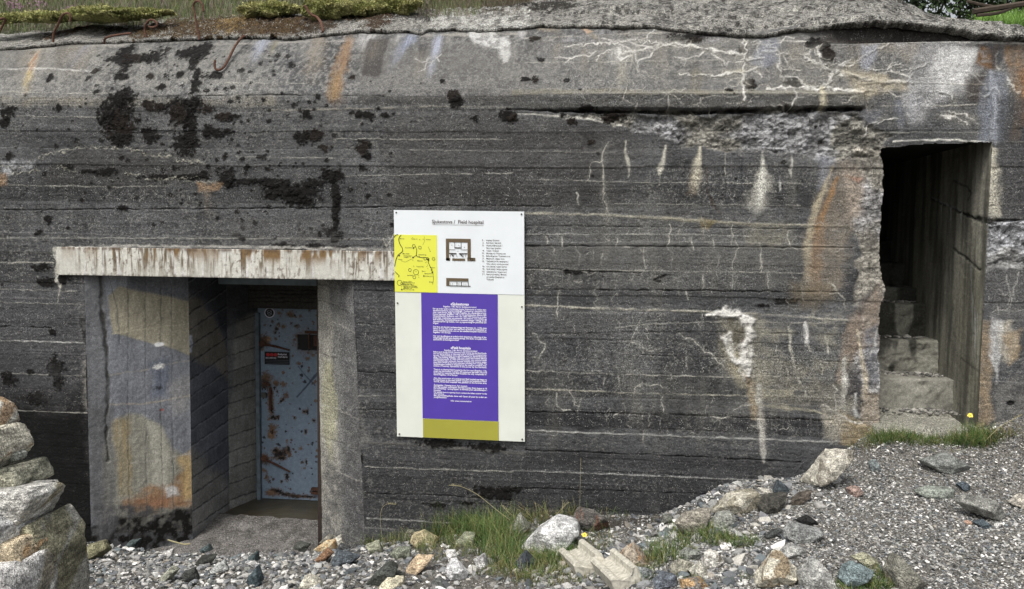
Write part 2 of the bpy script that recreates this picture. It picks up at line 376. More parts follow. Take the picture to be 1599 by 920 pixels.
# grain of the shuttering boards, running with the boards
gr_ = (fbm(X*2.2+bi*7.3, warpz*95, 4, 3)-.5)*(.35+.9*fbm(X*1.1, Z*2, 1, 3)); WL.col *= (1+.85*gr_)[..., None]; WL.h += gr_*.004
WL.col *= (1-.37*ss(2.66, 2.95, Z)*np.interp(X, [-6, -.8, 1.6, 2.2], [1, 1, .6, .25]))[..., None]  # upper receding band darkened in the colour to offset the light it catches
# soft damp and pale clouds
m = ss(.5, .72, fbm(X*1.6, Z*1.1, 2, 5, .6))*.35*ss(-1.2, -.2, X); WL.col = WL.col*(1-m[..., None])+S(112, 112, 108)*m[..., None]
m = ss(.52, .7, fbm(X*3.0, Z*.8, 5, 4))*.4; WL.col *= (1-m*.55)[..., None]
# sand blisters and lime freckles all over
m = ss(.6, .72, fbm(X*70, Z*80, 4, 2))*ss(.42, .62, fbm(X*2.6, Z*4, 7, 4)); WL.col = WL.col*(1-.3*m[..., None])+LICH*.3*m[..., None]
m = ss(.66, .74, fbm(X*30, Z*60, 9, 3))*.7; WL.col *= 1-m[..., None]*.6; WL.h -= m*.003
WL.h += (fbm(X*30, Z*30, 5, 4)-.5)*.006
# speckle of the top band
m = ss(2.5, 2.85, Z)*ss(.5, .64, fbm(X*50, Z*50, 11, 3)); WL.col = WL.col*(1-.5*m[..., None])+S(150, 148, 142)*.5*m[..., None]
P_, St, Bl, Ck = WL.poly, WL.stroke, WL.blob, WL.crack
# broad tone patches
P_([(0, 60), (420, 60), (430, 150), (0, 150)], S(140, 138, 130), .45, 20, 10, .6)
P_([(560, 60), (1330, 45), (1330, 140), (560, 145)], S(126, 124, 118), .45, 25, 10, .4)
P_([(0, 150), (330, 155), (430, 150), (430, 166), (0, 166)], S(128, 122, 106), .6, 4, 3, .5)
P_([(560, 62), (800, 62), (800, 150), (560, 150)], S(104, 102, 98), .35, 12, 8)
P_([(560, 150), (800, 150), (800, 163), (560, 163)], S(60, 58, 55), .6, 3, 2)
P_([(800, 139), (1340, 141), (1340, 149), (800, 148)], S(122, 118, 102), .8, 2, 1.5, .3, disp=.006)
P_([(800, 149), (1345, 150), (1345, 158), (800, 158)], S(66, 65, 62), .6, 2, 2)
P_([(800, 159), (1345, 158), (1345, 170), (800, 168)], S(80, 78, 72), .6, 2, 3, .4, 30)
P_([(120, 235), (300, 240), (350, 262), (300, 290), (60, 290)], S(56, 55, 52), .6, 12, 8)
P_([(600, 180), (960, 190), (1000, 240), (960, 320), (600, 320)], S(62, 60, 58), .45, 25, 12)
P_([(820, 340), (1250, 350), (1250, 460), (820, 455)], S(96, 96, 93), .35, 20, 12, .8, 6)
P_([(820, 384), (1330, 385), (1330, 424), (820, 424)], S(92, 91, 87), .4, 3, 3, .6, 8)
P_([(820, 452), (1330, 452), (1330, 480), (820, 476)], S(58, 60, 63), .6, 3, 3, .3, 6)
P_([(560, 700), (1330, 700), (1200, 850), (560, 850)], S(50, 51, 53), .35, 20, 10, .3, 5)
P_([(820, 643), (1300, 655), (1290, 672), (820, 670)], S(42, 42, 45), .7, 5, 5, .3, 6)  # dark shadow band below a board edge, painted on
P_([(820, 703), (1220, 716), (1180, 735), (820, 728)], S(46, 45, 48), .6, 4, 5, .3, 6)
P_([(0, 440), (140, 440), (150, 640), (0, 640)], S(66, 66, 70), .5, 15, 8)
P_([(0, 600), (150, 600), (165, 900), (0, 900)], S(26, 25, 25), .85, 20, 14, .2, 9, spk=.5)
P_([(20, 640), (138, 648), (160, 900), (20, 900)], S(6, 6, 6), .98, 10, 16, .08, 9, spk=.06)  # black algae stain, with the shade of the stones painted in
# long board joints seen on the wall: points, width, light or dark
Lg, Dk = S(160, 158, 146), S(26, 26, 26)
for pts, wd, c, a in (
    ([(0, 108), (80, 107), (150, 112)], 3.5, CHALK, .8), ([(0, 143), (110, 146), (200, 146)], 1.6, Lg, .6), ([(0, 181), (80, 182), (165, 183)], 1.6, Lg, .6),
    ([(165, 203), (320, 205)], 1.6, Dk, .9), ([(240, 151), (420, 148), (600, 150)], 1.8, Dk, .7), ([(350, 129), (480, 130)], 1.5, Lg, .5),
    ([(420, 172), (560, 170), (700, 166), (800, 168)], 3, S(134, 130, 118), .6), ([(0, 163), (160, 165)], 1.4, Lg, .4), ([(520, 217), (800, 218)], 1.5, Lg, .6),
    ([(370, 245), (520, 247)], 1.5, Lg, .5), ([(540, 275), (680, 272), (800, 270)], 1.5, Lg, .5), ([(0, 289), (190, 292), (250, 291)], 1.8, Lg, .5),
    ([(0, 328), (300, 326), (590, 324)], 1.8, Dk, .9), ([(540, 324), (700, 321), (860, 322)], 1.8, Dk, .8), ([(0, 372), (300, 372), (610, 374)], 1.6, Lg, .5), ([(0, 410), (85, 410)], 2.2, Lg, .6), ([(0, 452), (120, 455)], 1.8, Lg, .5),
    ([(0, 472), (135, 476)], 1.5, Lg, .5), ([(0, 532), (60, 533), (130, 536)], 2, CHALK, .6), ([(0, 582), (135, 588)], 1.5, Lg, .4), ([(0, 640), (140, 645)], 1.8, Lg, .6), ([(0, 510), (80, 512)], 1.6, Dk, .8),
    ([(820, 333), (950, 336), (1100, 345), (1200, 351), (1330, 353)], 4, S(150, 146, 128), .8), ([(1000, 338), (1100, 346), (1200, 352)], 6, S(150, 144, 120), .5),
    ([(820, 353), (1000, 354), (1260, 358)], 1.5, Dk, .6), ([(820, 366), (1050, 366), (1260, 371)], 2, S(150, 150, 142), .7), ([(820, 384), (1080, 385), (1330, 387)], 2.2, Dk, .9),
    ([(820, 421), (1080, 424), (1330, 427)], 2, Lg, .55), ([(820, 418), (900, 423), (1000, 426)], 2, Dk, .8), ([(820, 452), (1080, 454), (1330, 456)], 2.2, Dk, .9),
    ([(820, 477), (950, 482), (1100, 487), (1180, 490), (1330, 501)], 3.4, S(156, 152, 136), .75), ([(960, 512), (1000, 507), (1100, 503), (1320, 505)], 2, Lg, .5), ([(820, 521), (1100, 518), (1320, 524)], 1.6, Dk, .6),
    ([(820, 579), (1000, 585), (1200, 591)], 2, Lg, .65), ([(820, 607), (1000, 614), (1340, 622)], 2.4, S(160, 156, 138), .6), ([(1000, 555), (1200, 560), (1340, 566)], 1.5, Dk, .5),
    ([(820, 643), (1060, 648), (1300, 657)], 2.2, Dk, .9), ([(820, 672), (1080, 682), (1335, 691)], 2.6, S(158, 158, 152), .75), ([(820, 703), (1060, 712), (1250, 722)], 2.4, Dk, .9),
    ([(800, 735), (1000, 742), (1225, 752)], 2.2, S(150, 150, 146), .7), ([(800, 762), (950, 766), (1180, 774)], 1.6, Dk, .7), ([(565, 729), (680, 733), (800, 737)], 1.8, Lg, .5), ([(565, 809), (710, 817)], 2.6, S(150, 150, 146), .7),
    ([(565, 690), (640, 694), (820, 708)], 5, S(100, 98, 92), .6), ([(565, 770), (700, 774), (800, 782)], 1.6, Dk, .6), ([(555, 580), (620, 583)], 1.6, Dk, .7), ([(555, 640), (620, 640)], 1.6, Dk, .6), ([(555, 505), (618, 508)], 1.6, Dk, .6), ([(555, 618), (618, 618)], 1.4, Lg, .5),
    ([(820, 280), (1000, 285), (1250, 286)], 1.8, Lg, .5), ([(960, 318), (1250, 321)], 1.5, Lg, .4), ([(640, 235), (960, 238)], 1.2, Lg, .3), ([(860, 300), (1250, 303)], 1.2, Dk, .4),
    ([(1378, 165), (1450, 166), (1540, 163)], 2.5, S(176, 172, 160), .7), ([(1370, 207), (1540, 207)], 1.6, Lg, .6), ([(1370, 104), (1599, 118)], 1.5, Lg, .4), ([(1340, 130), (1430, 129), (1540, 132)], 3, S(190, 184, 166), .8), ([(1395, 221), (1470, 218), (1543, 221)], 3, S(196, 194, 184), .85), ([(1550, 222), (1599, 222)], 1.8, Lg, .6),
    ([(1200, 64), (1330, 67), (1460, 66), (1599, 68)], 3.2, S(206, 204, 196), .9), ([(820, 60), (1000, 52), (1120, 48)], 3, S(160, 156, 144), .6), ([(820, 98), (1000, 96), (1190, 92)], 1.8, Lg, .6),
    ([(330, 70), (460, 66), (620, 62)], 3, S(150, 146, 138), .6), ([(100, 74), (200, 70)], 3, S(150, 146, 138), .6), ([(640, 56), (820, 52)], 6, S(150, 146, 136), .6), ([(0, 78), (100, 76)], 4, S(150, 148, 142), .6),
    ([(1550, 345), (1599, 344)], 3, Dk, .9), ([(1500, 333), (1540, 344), (1599, 345)], 4, Dk, .8), ([(1540, 318), (1599, 320)], 1.6, Lg, .5), ([(1560, 460), (1599, 462)], 1.6, Lg, .5)):
    St(pts, wd*.8, c, min(a*1.15, 1), .8, 1.0, .6, disp=(.003 if c is not Dk else -.009), brs=11)
# ledge: the upper pour overhangs a gap with its shadow painted in dark, worn rubble face below it
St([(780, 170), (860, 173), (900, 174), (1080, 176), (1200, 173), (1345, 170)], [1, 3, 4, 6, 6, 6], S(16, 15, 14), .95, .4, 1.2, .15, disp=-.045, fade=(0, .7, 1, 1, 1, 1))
sl, m = P_([(780, 145), (1350, 145), (1350, 168), (1080, 171), (780, 168)], None, 0, 2, 1)
sl, m = P_([(780, 145), (1350, 145), (1350, 168), (1080, 171), (780, 168)], None, 1, 2, 1); WL.h[sl] += m*.03*ss(WL.uv1(810, 160)[0], WL.uv1(1000, 160)[0], WL.X[sl])
rub = [(880, 178), (1000, 179), (1200, 176), (1340, 173), (1385, 222), (1375, 240), (1340, 240), (1300, 252), (1240, 238), (1180, 232), (1100, 229), (1040, 216), (1000, 200), (930, 190)]
def rubble(pts, base, a=.9, depth=.05):
    sl, m = P_(pts, base, a, 3, 9)
    X_, Z_ = WL.X[sl], WL.Z[sl]; r = fbm(X_*13, Z_*18, 3, 5, .62); r2 = np.abs(fbm(X_*22, Z_*34, 6, 4)-.5)*2
    WL.h[sl] += m*((r-.5)*depth*1.6-depth*.35); q = (.55+1.0*ss(.3, .72, r))*(.45+.8*ss(.03, .25, r2))
    WL.col[sl] *= (1-m+m*q)[..., None]
    b = ss(.5, .62, fbm(X_*3, Z_*4, 9, 3))*m*.5; WL.col[sl] = WL.col[sl]*(1-b[..., None])+S(134, 138, 150)*q[..., None]*b[..., None]
rubble(rub, S(122, 119, 108))
rubble([(1332, 232), (1384, 228), (1386, 300), (1384, 660), (1345, 668), (1336, 560), (1342, 420), (1330, 320), (1336, 270)], S(142, 136, 122), .85, .018)
rubble([(1512, 346), (1599, 346), (1640, 346), (1640, 415), (1599, 412), (1560, 418), (1528, 432), (1515, 395)], S(146, 146, 144), .9, .05)
rubble([(820, 55), (1010, 42), (1190, 48), (1200, 60), (1000, 62), (900, 70)], S(104, 100, 92), .4, .015)
St([(800, 177), (860, 180), (920, 186), (970, 196)], [2, 4, 4, 3], S(188, 186, 174), .8, .5, 1, .4)
# black lichen and dry moss cushions
MOSS = S(13, 11, 9)
for cx, cy, rx, ry in ((198, 80, 9, 9), (190, 92, 18, 8), (215, 92, 16, 7), (240, 89, 14, 9), (198, 103, 6, 10), (296, 84, 16, 9), (314, 79, 13, 11), (303, 98, 6, 9), (306, 132, 7, 14), (308, 115, 5, 8),
    (188, 152, 8, 14), (198, 150, 7, 12), (181, 172, 24, 22), (186, 198, 22, 22), (168, 185, 14, 9), (190, 218, 16, 8), (235, 165, 10, 9), (250, 170, 8, 7), (285, 168, 26, 14), (305, 160, 10, 8), (322, 170, 12, 7), (297, 195, 10, 30), (278, 180, 14, 16), (290, 225, 18, 14), (235, 210, 12, 12), (325, 205, 8, 8),
    (335, 118, 12, 5), (235, 120, 6, 5), (190, 120, 9, 5), (282, 117, 6, 6), (150, 110, 5, 4), (252, 136, 6, 4), (78, 122, 4, 6), (90, 168, 6, 5), (12, 175, 10, 9), (8, 190, 7, 7), (350, 182, 12, 6), (340, 208, 7, 7), (368, 181, 8, 3), (355, 205, 8, 5),
    (478, 180, 9, 6), (470, 215, 9, 11), (490, 213, 12, 9), (508, 232, 9, 6), (560, 178, 6, 5), (577, 181, 10, 5), (600, 180, 8, 4), (567, 232, 10, 11), (575, 245, 8, 5), (567, 262, 6, 5), (551, 120, 5, 4), (590, 170, 4, 3),
    (707, 150, 9, 8), (713, 160, 8, 8), (792, 178, 11, 9), (800, 186, 7, 7), (742, 187, 5, 5), (690, 126, 4, 4), (352, 275, 12, 12), (358, 288, 8, 7), (385, 262, 5, 4), (312, 275, 12, 6),
    (385, 283, 22, 5), (425, 284, 26, 6), (440, 296, 24, 9), (460, 306, 22, 9), (475, 298, 22, 9), (470, 314, 22, 7), (425, 305, 10, 6), (492, 285, 16, 6), (512, 272, 10, 9), (525, 275, 14, 8), (525, 300, 7, 16), (525, 325, 6, 18), (527, 345, 6, 10), (520, 362, 14, 7), (526, 372, 8, 7), (500, 365, 4, 4),
    (440, 385, 16, 7), (455, 388, 12, 6), (495, 383, 12, 4), (535, 388, 16, 5), (370, 367, 8, 3), (378, 372, 6, 3), (190, 325, 9, 4), (75, 342, 5, 6), (60, 363, 6, 5), (65, 417, 12, 5), (72, 441, 14, 7), (98, 436, 10, 6), (165, 268, 18, 5), (135, 267, 10, 3), (105, 260, 10, 3), (250, 276, 24, 4), (300, 276, 22, 4), (18, 246, 9, 8), (20, 262, 6, 5),
    (88, 575, 12, 16), (92, 598, 8, 10), (60, 622, 14, 10), (15, 595, 12, 6), (12, 585, 8, 5), (48, 580, 6, 4), (82, 518, 6, 6), (132, 508, 6, 20), (135, 600, 4, 20),
    (1070, 57, 22, 6), (1085, 62, 10, 5), (835, 61, 7, 4), (846, 93, 6, 4), (834, 124, 6, 6), (820, 124, 6, 3), (1172, 131, 9, 8), (1237, 128, 9, 8), (1160, 76, 6, 5), (1278, 68, 16, 9), (1292, 85, 10, 12), (1298, 98, 6, 6), (1140, 141, 6, 3), (1231, 168, 10, 7), (918, 170, 12, 6), (960, 181, 18, 8), (948, 188, 8, 5), (893, 190, 6, 5), (922, 222, 6, 5), (878, 180, 4, 4),
    (770, 768, 28, 10), (800, 764, 14, 4), (730, 785, 12, 3), (680, 787, 16, 3), (556, 660, 5, 10), (552, 690, 5, 12), (560, 715, 4, 6), (690, 692, 30, 5), (760, 697, 26, 6), (1225, 470, 20, 4), (1190, 477, 8, 3), (900, 425, 8, 3), (885, 424, 6, 3), (1345, 690, 10, 4)):
    Bl(cx, cy, rx*1.05, ry*1.05, MOSS if (cy > 240 or random.random() < .6) else S(28, 20, 12), .97, .8, 26, disp=.007, spk=.15)
rs = random.Random(3)
for _ in range(420):
    q = rs.random()
    if q < .7: cx, cy = rs.gauss(330, 150), rs.gauss(190, 85)
    elif q < .85: cx, cy = rs.gauss(450, 110), rs.gauss(320, 50)
    else: cx, cy = rs.uniform(0, 1350), rs.uniform(80, 450)
    if cy < 70 or cx < 0: continue
    r = rs.choice([1.2, 1.5, 2, 2.5, 3.5]); Bl(cx, cy, r*1.2, r, MOSS, .9, .6, 60, disp=.003)
# rust and lime runs from the roof joint
def run(pts, w, c, a=.7, fade=(1, .9, .5, 0), streak=.55): St(pts, w, c, a, .9, 1.5, .25, streak=streak, fade=fade, brs=8)
run([(58, 80), (50, 105), (44, 125), (40, 142)], [8, 9, 10, 11], S(206, 190, 150), .8, (1, 1, .8, .3)); run([(57, 84), (50, 100), (47, 112)], [5, 7, 5], S(186, 118, 60), .9, (1, 1, .3)); run([(46, 115), (41, 140)], [9, 9], S(176, 150, 60), .8, (1, .4))
run([(130, 76), (118, 92), (110, 108)], [12, 16, 14], S(120, 134, 162), .6); run([(95, 76), (80, 110)], 40, S(150, 146, 132), .45); run([(20, 80), (10, 100)], 20, S(156, 154, 148), .4)
run([(412, 66), (402, 85), (396, 104)], [16, 12, 8], S(150, 158, 176), .7); run([(430, 66), (422, 90)], [6, 8], S(150, 140, 90), .5)
run([(497, 62), (491, 90), (486, 125)], [18, 20, 18], S(140, 126, 104), .75, (1, 1, .8, .2)); run([(475, 64), (468, 90)], 16, S(150, 148, 140), .5)
run([(546, 62), (536, 90), (529, 120), (523, 149)], [15, 16, 17, 18], S(150, 112, 66), .9, (.8, 1, 1, .75), .35); run([(526, 115), (522, 149)], [14, 14], S(140, 110, 50), .6, (.6, 1), .2)
run([(572, 60), (566, 85)], [22, 18], S(190, 190, 188), .75); P_([(578, 62), (612, 62), (600, 95), (588, 122), (566, 120), (570, 90)], S(66, 62, 60), .85, 3, 4)
run([(640, 60), (625, 80), (612, 105)], [16, 13, 10], S(140, 152, 180), .8, (1, .9, .5, .1)); run([(622, 58), (612, 70)], 10, CHALK, .6); P_([(655, 66), (672, 66), (665, 92), (655, 90)], S(64, 62, 64), .7, 3, 3)
run([(685, 58), (680, 80), (674, 108), (668, 125)], [12, 11, 10, 9], S(156, 164, 184), .8, (1, 1, .6, .1)); P_([(725, 53), (793, 53), (794, 94), (786, 96), (775, 80), (750, 75), (728, 62)], S(188, 188, 184), .75, 3, 6, .5, 30)
run([(815, 52), (812, 64)], 10, S(190, 190, 190), .8); run([(700, 60), (705, 70)], 10, S(160, 158, 150), .6)
for a_, b_ in (((670, 92), (686, 96)), ((672, 88), (664, 110)), ((676, 95), (652, 112)), ((690, 84), (668, 98)), ((648, 92), (668, 90))): Ck(a_, b_, 1.4, S(190, 188, 184), .8, .15)
run([(930, 57), (917, 52)], 6, BEIGE, .6); run([(845, 45), (880, 46)], 8, S(150, 126, 84), .6); P_([(905, 42), (925, 50), (918, 54)], S(196, 160, 120), .8, 2, 2)
# lime web around the upper right
for pts, wd in (([(966, 84), (1000, 78), (1030, 70), (1055, 68), (1090, 76), (1130, 82), (1160, 86)], 4.5), ([(966, 78), (968, 94), (985, 86)], 4), ([(880, 72), (920, 70), (960, 66), (1000, 62), (1060, 72), (1110, 78)], 1.6), ([(930, 95), (935, 86), (960, 78)], 1.3),
    ([(1150, 48), (1164, 70), (1162, 96), (1160, 118), (1161, 138), (1160, 158)], 3.2), ([(1160, 95), (1180, 94), (1190, 88)], 2.4), ([(1110, 120), (1140, 116), (1165, 112), (1185, 104)], 3), ([(1190, 80), (1214, 80), (1215, 105), (1222, 122)], 3.4), ([(1172, 66), (1186, 64), (1196, 72), (1215, 80)], 2),
    ([(1060, 115), (1082, 118), (1110, 116)], 1.4), ([(1276, 75), (1281, 92), (1282, 102), (1272, 98), (1262, 94)], 2.6), ([(1250, 85), (1265, 96), (1283, 104), (1300, 110), (1330, 116), (1360, 126)], 3.2), ([(1328, 104), (1350, 88), (1368, 78), (1390, 68)], 3.2), ([(1300, 104), (1328, 100), (1345, 92)], 1.6),
    ([(1252, 126), (1262, 136), (1285, 136), (1297, 128), (1300, 116)], 4), ([(1200, 139), (1260, 138), (1310, 140), (1360, 142)], 4.5), ([(1310, 115), (1345, 122), (1380, 129), (1415, 129)], 5), ([(1355, 108), (1380, 110), (1405, 103)], 1.8), ([(1350, 215), (1355, 198), (1370, 190), (1405, 184)], 1.8), ([(1480, 177), (1505, 177), (1520, 188)], 2.2), ([(1470, 182), (1495, 184), (1508, 192)], 3),
    ([(1540, 152), (1553, 138), (1562, 145), (1560, 165)], 3), ([(1570, 116), (1580, 135), (1592, 146)], 3), ([(1555, 80), (1556, 110)], 3), ([(1465, 142), (1485, 147), (1490, 158)], 2), ([(1425, 102), (1420, 120), (1415, 130)], 2), ([(1385, 114), (1410, 112), (1450, 100)], 1.6)):
    Ck2 = pts; St(Ck2, wd*3.6, S(134, 131, 120), .4, 1, 4, .7, brs=16); St(Ck2, wd*.95, S(214, 212, 204), 1, .7, 3.6, .3, disp=.006, brs=26, wobs=16, spk=.4)
rc = random.Random(11)
for q in (((1215, 80), (1250, 92)), ((1255, 85), (1278, 72)), ((1160, 96), (1110, 84)), ((1186, 66), (1190, 104)), ((1222, 122), (1252, 126)), ((1165, 112), (1190, 120)), ((1196, 72), (1240, 60)), ((1215, 100), (1250, 110)), ((1100, 80), (1060, 90)), ((1030, 70), (960, 66)), ((1280, 95), (1330, 88)), ((1360, 126), (1420, 120)), ((1300, 110), (1290, 140)), ((1240, 138), (1235, 165)), ((1470, 98), (1540, 118)), ((1440, 125), (1540, 140)), ((1380, 140), (1440, 150)), ((1500, 140), (1540, 150)), ((940, 60), (1050, 68)), ((880, 90), (930, 80)), ((1140, 60), (1200, 70)), ((1170, 90), (1230, 84))): Ck(q[0], q[1], 2.4, S(198, 196, 188), .85, .16, 3, br=.35)
for _ in range(70):
    x, y = rc.uniform(960, 1340), rc.uniform(62, 165); a_ = rc.uniform(-.5, .5)+(1.57 if rc.random() < .35 else 0); l = rc.uniform(12, 45); Ck((x, y), (x+l*math.cos(a_), y+l*math.sin(a_)), rc.choice([.9, 1.2, 1.6]), S(180, 176, 162), .6, .15)
P_([(1180, 62), (1210, 60), (1222, 90), (1200, 106), (1178, 98)], S(130, 138, 158), .45, 5, 5); run([(966, 80), (965, 94)], 18, CHALK, .8, (1, .4)); run([(971, 108), (970, 135)], 17, S(146, 142, 128), .8, (1, .9, .3)); run([(1088, 116), (1088, 138)], 16, S(136, 126, 94), .7, (1, .3)); run([(935, 98), (935, 120)], 24, S(126, 122, 108), .5, (1, .3)); run([(1130, 112), (1160, 112)], 8, S(190, 182, 158), .7, (.3, 1))
run([(1284, 140), (1283, 170)], 10, S(196, 186, 150), .85, (1, 1, .6)); run([(1345, 142), (1348, 165)], 22, S(168, 156, 120), .7, (1, .3)); run([(1330, 105), (1325, 118)], 18, S(160, 148, 120), .5)
# white and rusty curtain at the top right corner
P_([(1400, 70), (1420, 66), (1525, 70), (1535, 90), (1518, 115), (1505, 140), (1470, 155), (1455, 170), (1440, 195), (1425, 190), (1416, 150), (1420, 110), (1430, 95)], S(160, 160, 160), .85, 8, 8, .4, 14, streak=.3)
P_([(1468, 78), (1522, 80), (1510, 130), (1470, 145), (1460, 110)], S(206, 206, 204), .85, 8, 6, .3, 16, streak=.2)
P_([(1340, 66), (1440, 68), (1420, 100), (1400, 84), (1350, 82)], S(148, 140, 124), .6, 6, 5, streak=.4); P_([(1345, 68), (1375, 70), (1358, 112), (1346, 100)], S(150, 154, 166), .7, 4, 4)
P_([(1315, 112), (1420, 124), (1425, 140), (1350, 150), (1335, 138)], S(168, 156, 128), .7, 6, 6, .4)
P_([(1528, 68), (1556, 70), (1552, 100), (1540, 110), (1524, 95)], S(116, 82, 42), .85, 4, 5, .5, 22); P_([(1505, 120), (1545, 115), (1540, 160), (1512, 160)], S(62, 52, 46), .7, 8, 6)
P_([(1572, 68), (1640, 68), (1640, 150), (1600, 165), (1590, 220), (1575, 218), (1590, 150), (1576, 120)], S(136, 104, 66), .8, 5, 6, .3, 16, streak=.4); P_([(1592, 110), (1640, 110), (1640, 220), (1594, 200)], S(140, 96, 50), .8, 4, 5, streak=.3)
P_([(1548, 70), (1566, 70), (1568, 95), (1550, 110)], S(60, 60, 64), .8, 3, 3); P_([(1540, 112), (1572, 112), (1565, 222), (1530, 222), (1528, 170)], S(118, 126, 140), .8, 5, 5, streak=.4); run([(1548, 112), (1553, 150), (1552, 222)], [6, 9, 10], S(170, 176, 188), .8, (1, 1, .8))
P_([(1560, 150), (1600, 150), (1640, 180), (1640, 340), (1560, 340), (1556, 222)], S(62, 62, 64), .7, 8, 6); run([(1550, 222), (1552, 300), (1560, 332)], [7, 12, 9], S(60, 56, 52), .7, (1, 1))
run([(1546, 238), (1545, 270), (1549, 300), (1552, 326), (1560, 334)], [14, 21, 22, 19, 8], S(190, 184, 160), .95, (1, 1, 1, 1, .9), .15); run([(1403, 160), (1406, 185), (1408, 205)], [12, 11, 8], S(122, 128, 142), .7, (1, .7, .2)); run([(1430, 160), (1426, 190)], [20, 14], S(150, 154, 164), .6, (1, .2)); P_([(1340, 172), (1380, 172), (1375, 190), (1350, 195)], S(112, 114, 124), .5, 5, 5)
# drips of lime on the middle of the wall
LM = S(190, 186, 168)
run([(1040, 226), (1037, 245), (1031, 262), (1030, 270)], [2.5, 4, 9, 5], LM, .95, (1, 1, 1, .8), .1); run([(1093, 228), (1091, 250), (1087, 275), (1086, 296)], [3, 9, 15, 12], S(200, 192, 164), .95, (1, 1, .9, .3), .1); run([(1087, 270), (1084, 298)], [18, 16], S(124, 100, 64), .6, (.5, .9))
run([(1104, 262), (1104, 296), (1112, 318), (1128, 334)], [4, 3, 4, 4], S(62, 50, 38), .8, (1, 1, 1, .6)); run([(1190, 238), (1191, 262), (1189, 290), (1184, 320), (1180, 340)], [3, 9, 24, 22, 8], S(176, 174, 160), .95, (1, 1, 1, .8, .1), .15); run([(1192, 250), (1191, 280), (1186, 320)], [4, 9, 14], S(214, 212, 200), .85, (1, 1, .5), .1)
run([(1236, 246), (1235, 262), (1236, 275)], [2, 5, 3], S(204, 202, 190), .9, (1, 1, 1)); run([(1218, 284), (1219, 297)], 3, CHALK, .8, (1, 1)); run([(976, 220), (978, 245), (983, 260), (981, 278)], [2.5, 3.5, 4, 2], LM, .8, (1, 1, 1, .6)); Ck((950, 222), (942, 300), 2.4, LM, .65, .1); Ck((942, 250), (914, 284), 1.4, LM, .6, .15)
Ck((945, 300), (946, 345), 1.8, LM, .6); Ck((1132, 240), (1134, 275), 1.2, LM, .5); run([(1158, 245), (1158, 300)], 4, S(56, 58, 64), .7, (1, 1)); run([(1014, 280), (1012, 420)], [5, 12], S(120, 120, 112), .5, (.3, 1, .3)); run([(1030, 270), (1029, 290)], 1.5, LM, .7, (1, .6))
P_([(1090, 342), (1120, 345), (1105, 360), (1093, 356)], S(120, 104, 52), .8, 3, 3); run([(1098, 350), (1097, 368)], 18, S(128, 116, 84), .5, (1, .3)); P_([(1160, 350), (1240, 352), (1240, 385), (1170, 385)], S(126, 122, 104), .5, 8, 6, .4)
for x, y0, y1 in ((1046, 350, 366), (1044, 368, 390), (1144, 350, 382), (1148, 375, 422), (1185, 380, 420), (1187, 395, 425), (1200, 425, 450), (1080, 370, 390), (877, 368, 384), (852, 368, 380), (964, 372, 384), (1113, 372, 386), (1232, 360, 385), (1006, 386, 420), (1097, 430, 452), (1144, 428, 450), (1071, 455, 468), (873, 455, 495), (900, 300, 320), (948, 322, 345)): Ck((x, y0), (x+rc.uniform(-4, 4), y1), 1.8, S(172, 170, 156), .75, .12)
# long orange run beside the doorway
P_([(1290, 255), (1330, 250), (1345, 300), (1325, 380), (1312, 458), (1258, 458), (1256, 390), (1268, 330), (1278, 290)], S(128, 116, 98), .8, 10, 8, .3, 14, streak=.25); P_([(1318, 262), (1345, 270), (1345, 340), (1322, 345)], S(158, 142, 124), .75, 8, 6, .3); P_([(1284, 245), (1308, 245), (1296, 275), (1276, 300)], S(134, 140, 154), .55, 6, 6)
St([(1300, 262), (1288, 290), (1272, 330), (1262, 380), (1260, 455)], [4, 7, 9, 12, 12], S(176, 162, 126), .85, .7, 2, .25, fade=(.8, 1, 1, .7, .2), streak=.2)
St([(1306, 278), (1300, 300), (1288, 325), (1280, 350), (1275, 390), (1273, 455)], [4, 8, 10, 14, 18, 20], S(150, 108, 50), .92, .8, 2, .2, fade=(1, 1, 1, .85, .6, .15), streak=.2, spk=.5); P_([(1322, 275), (1348, 278), (1340, 286)], S(160, 106, 70), .6, 3, 3)
P_([(1235, 445), (1300, 445), (1300, 470), (1240, 485)], S(112, 98, 72), .5, 10, 8); Ck((1292, 440), (1320, 482), 2, LM, .6)
# jamb stains of the doorway
P_([(1345, 470), (1376, 440), (1376, 540), (1340, 545), (1318, 610), (1308, 600), (1316, 520)], S(134, 116, 98), .75, 5, 5, .3); P_([(1352, 515), (1374, 505), (1372, 600), (1358, 605), (1350, 570)], S(104, 106, 114), .7, 4, 4, .3)
P_([(1318, 570), (1340, 570), (1345, 650), (1325, 655)], S(70, 66, 68), .7, 5, 5); run([(1320, 560), (1318, 600), (1315, 650)], [4, 9, 7], S(200, 198, 188), .9, (1, 1, .8), .2); run([(1338, 515), (1345, 550), (1352, 590), (1350, 620)], [3, 6, 7, 8], S(196, 180, 146), .85, (1, 1, 1, .8), .2)
run([(1370, 515), (1366, 545), (1356, 560)], [3, 4, 2], CHALK, .8, (1, 1, .6)); P_([(1345, 610), (1373, 612), (1373, 665), (1345, 665)], S(150, 134, 110), .75, 5, 5); run([(1336, 615), (1334, 640), (1340, 650)], [4, 5, 6], S(196, 196, 192), .8, (1, 1, 1))
P_([(1305, 635), (1345, 660), (1376, 668), (1376, 696), (1310, 692)], S(140, 122, 84), .85, 4, 5); P_([(1282, 632), (1310, 640), (1325, 668), (1308, 686), (1292, 680)], S(160, 152, 132), .7, 6, 6, .4); St([(1285, 632), (1310, 646), (1330, 658), (1345, 662)], 3, S(206, 200, 186), .8, .6, 2, .2)
P_([(1340, 470), (1362, 455), (1345, 500)], S(60, 60, 66), .6, 4, 4); P_([(1322, 445), (1345, 440), (1340, 460), (1325, 470)], S(60, 58, 62), .7, 5, 5)
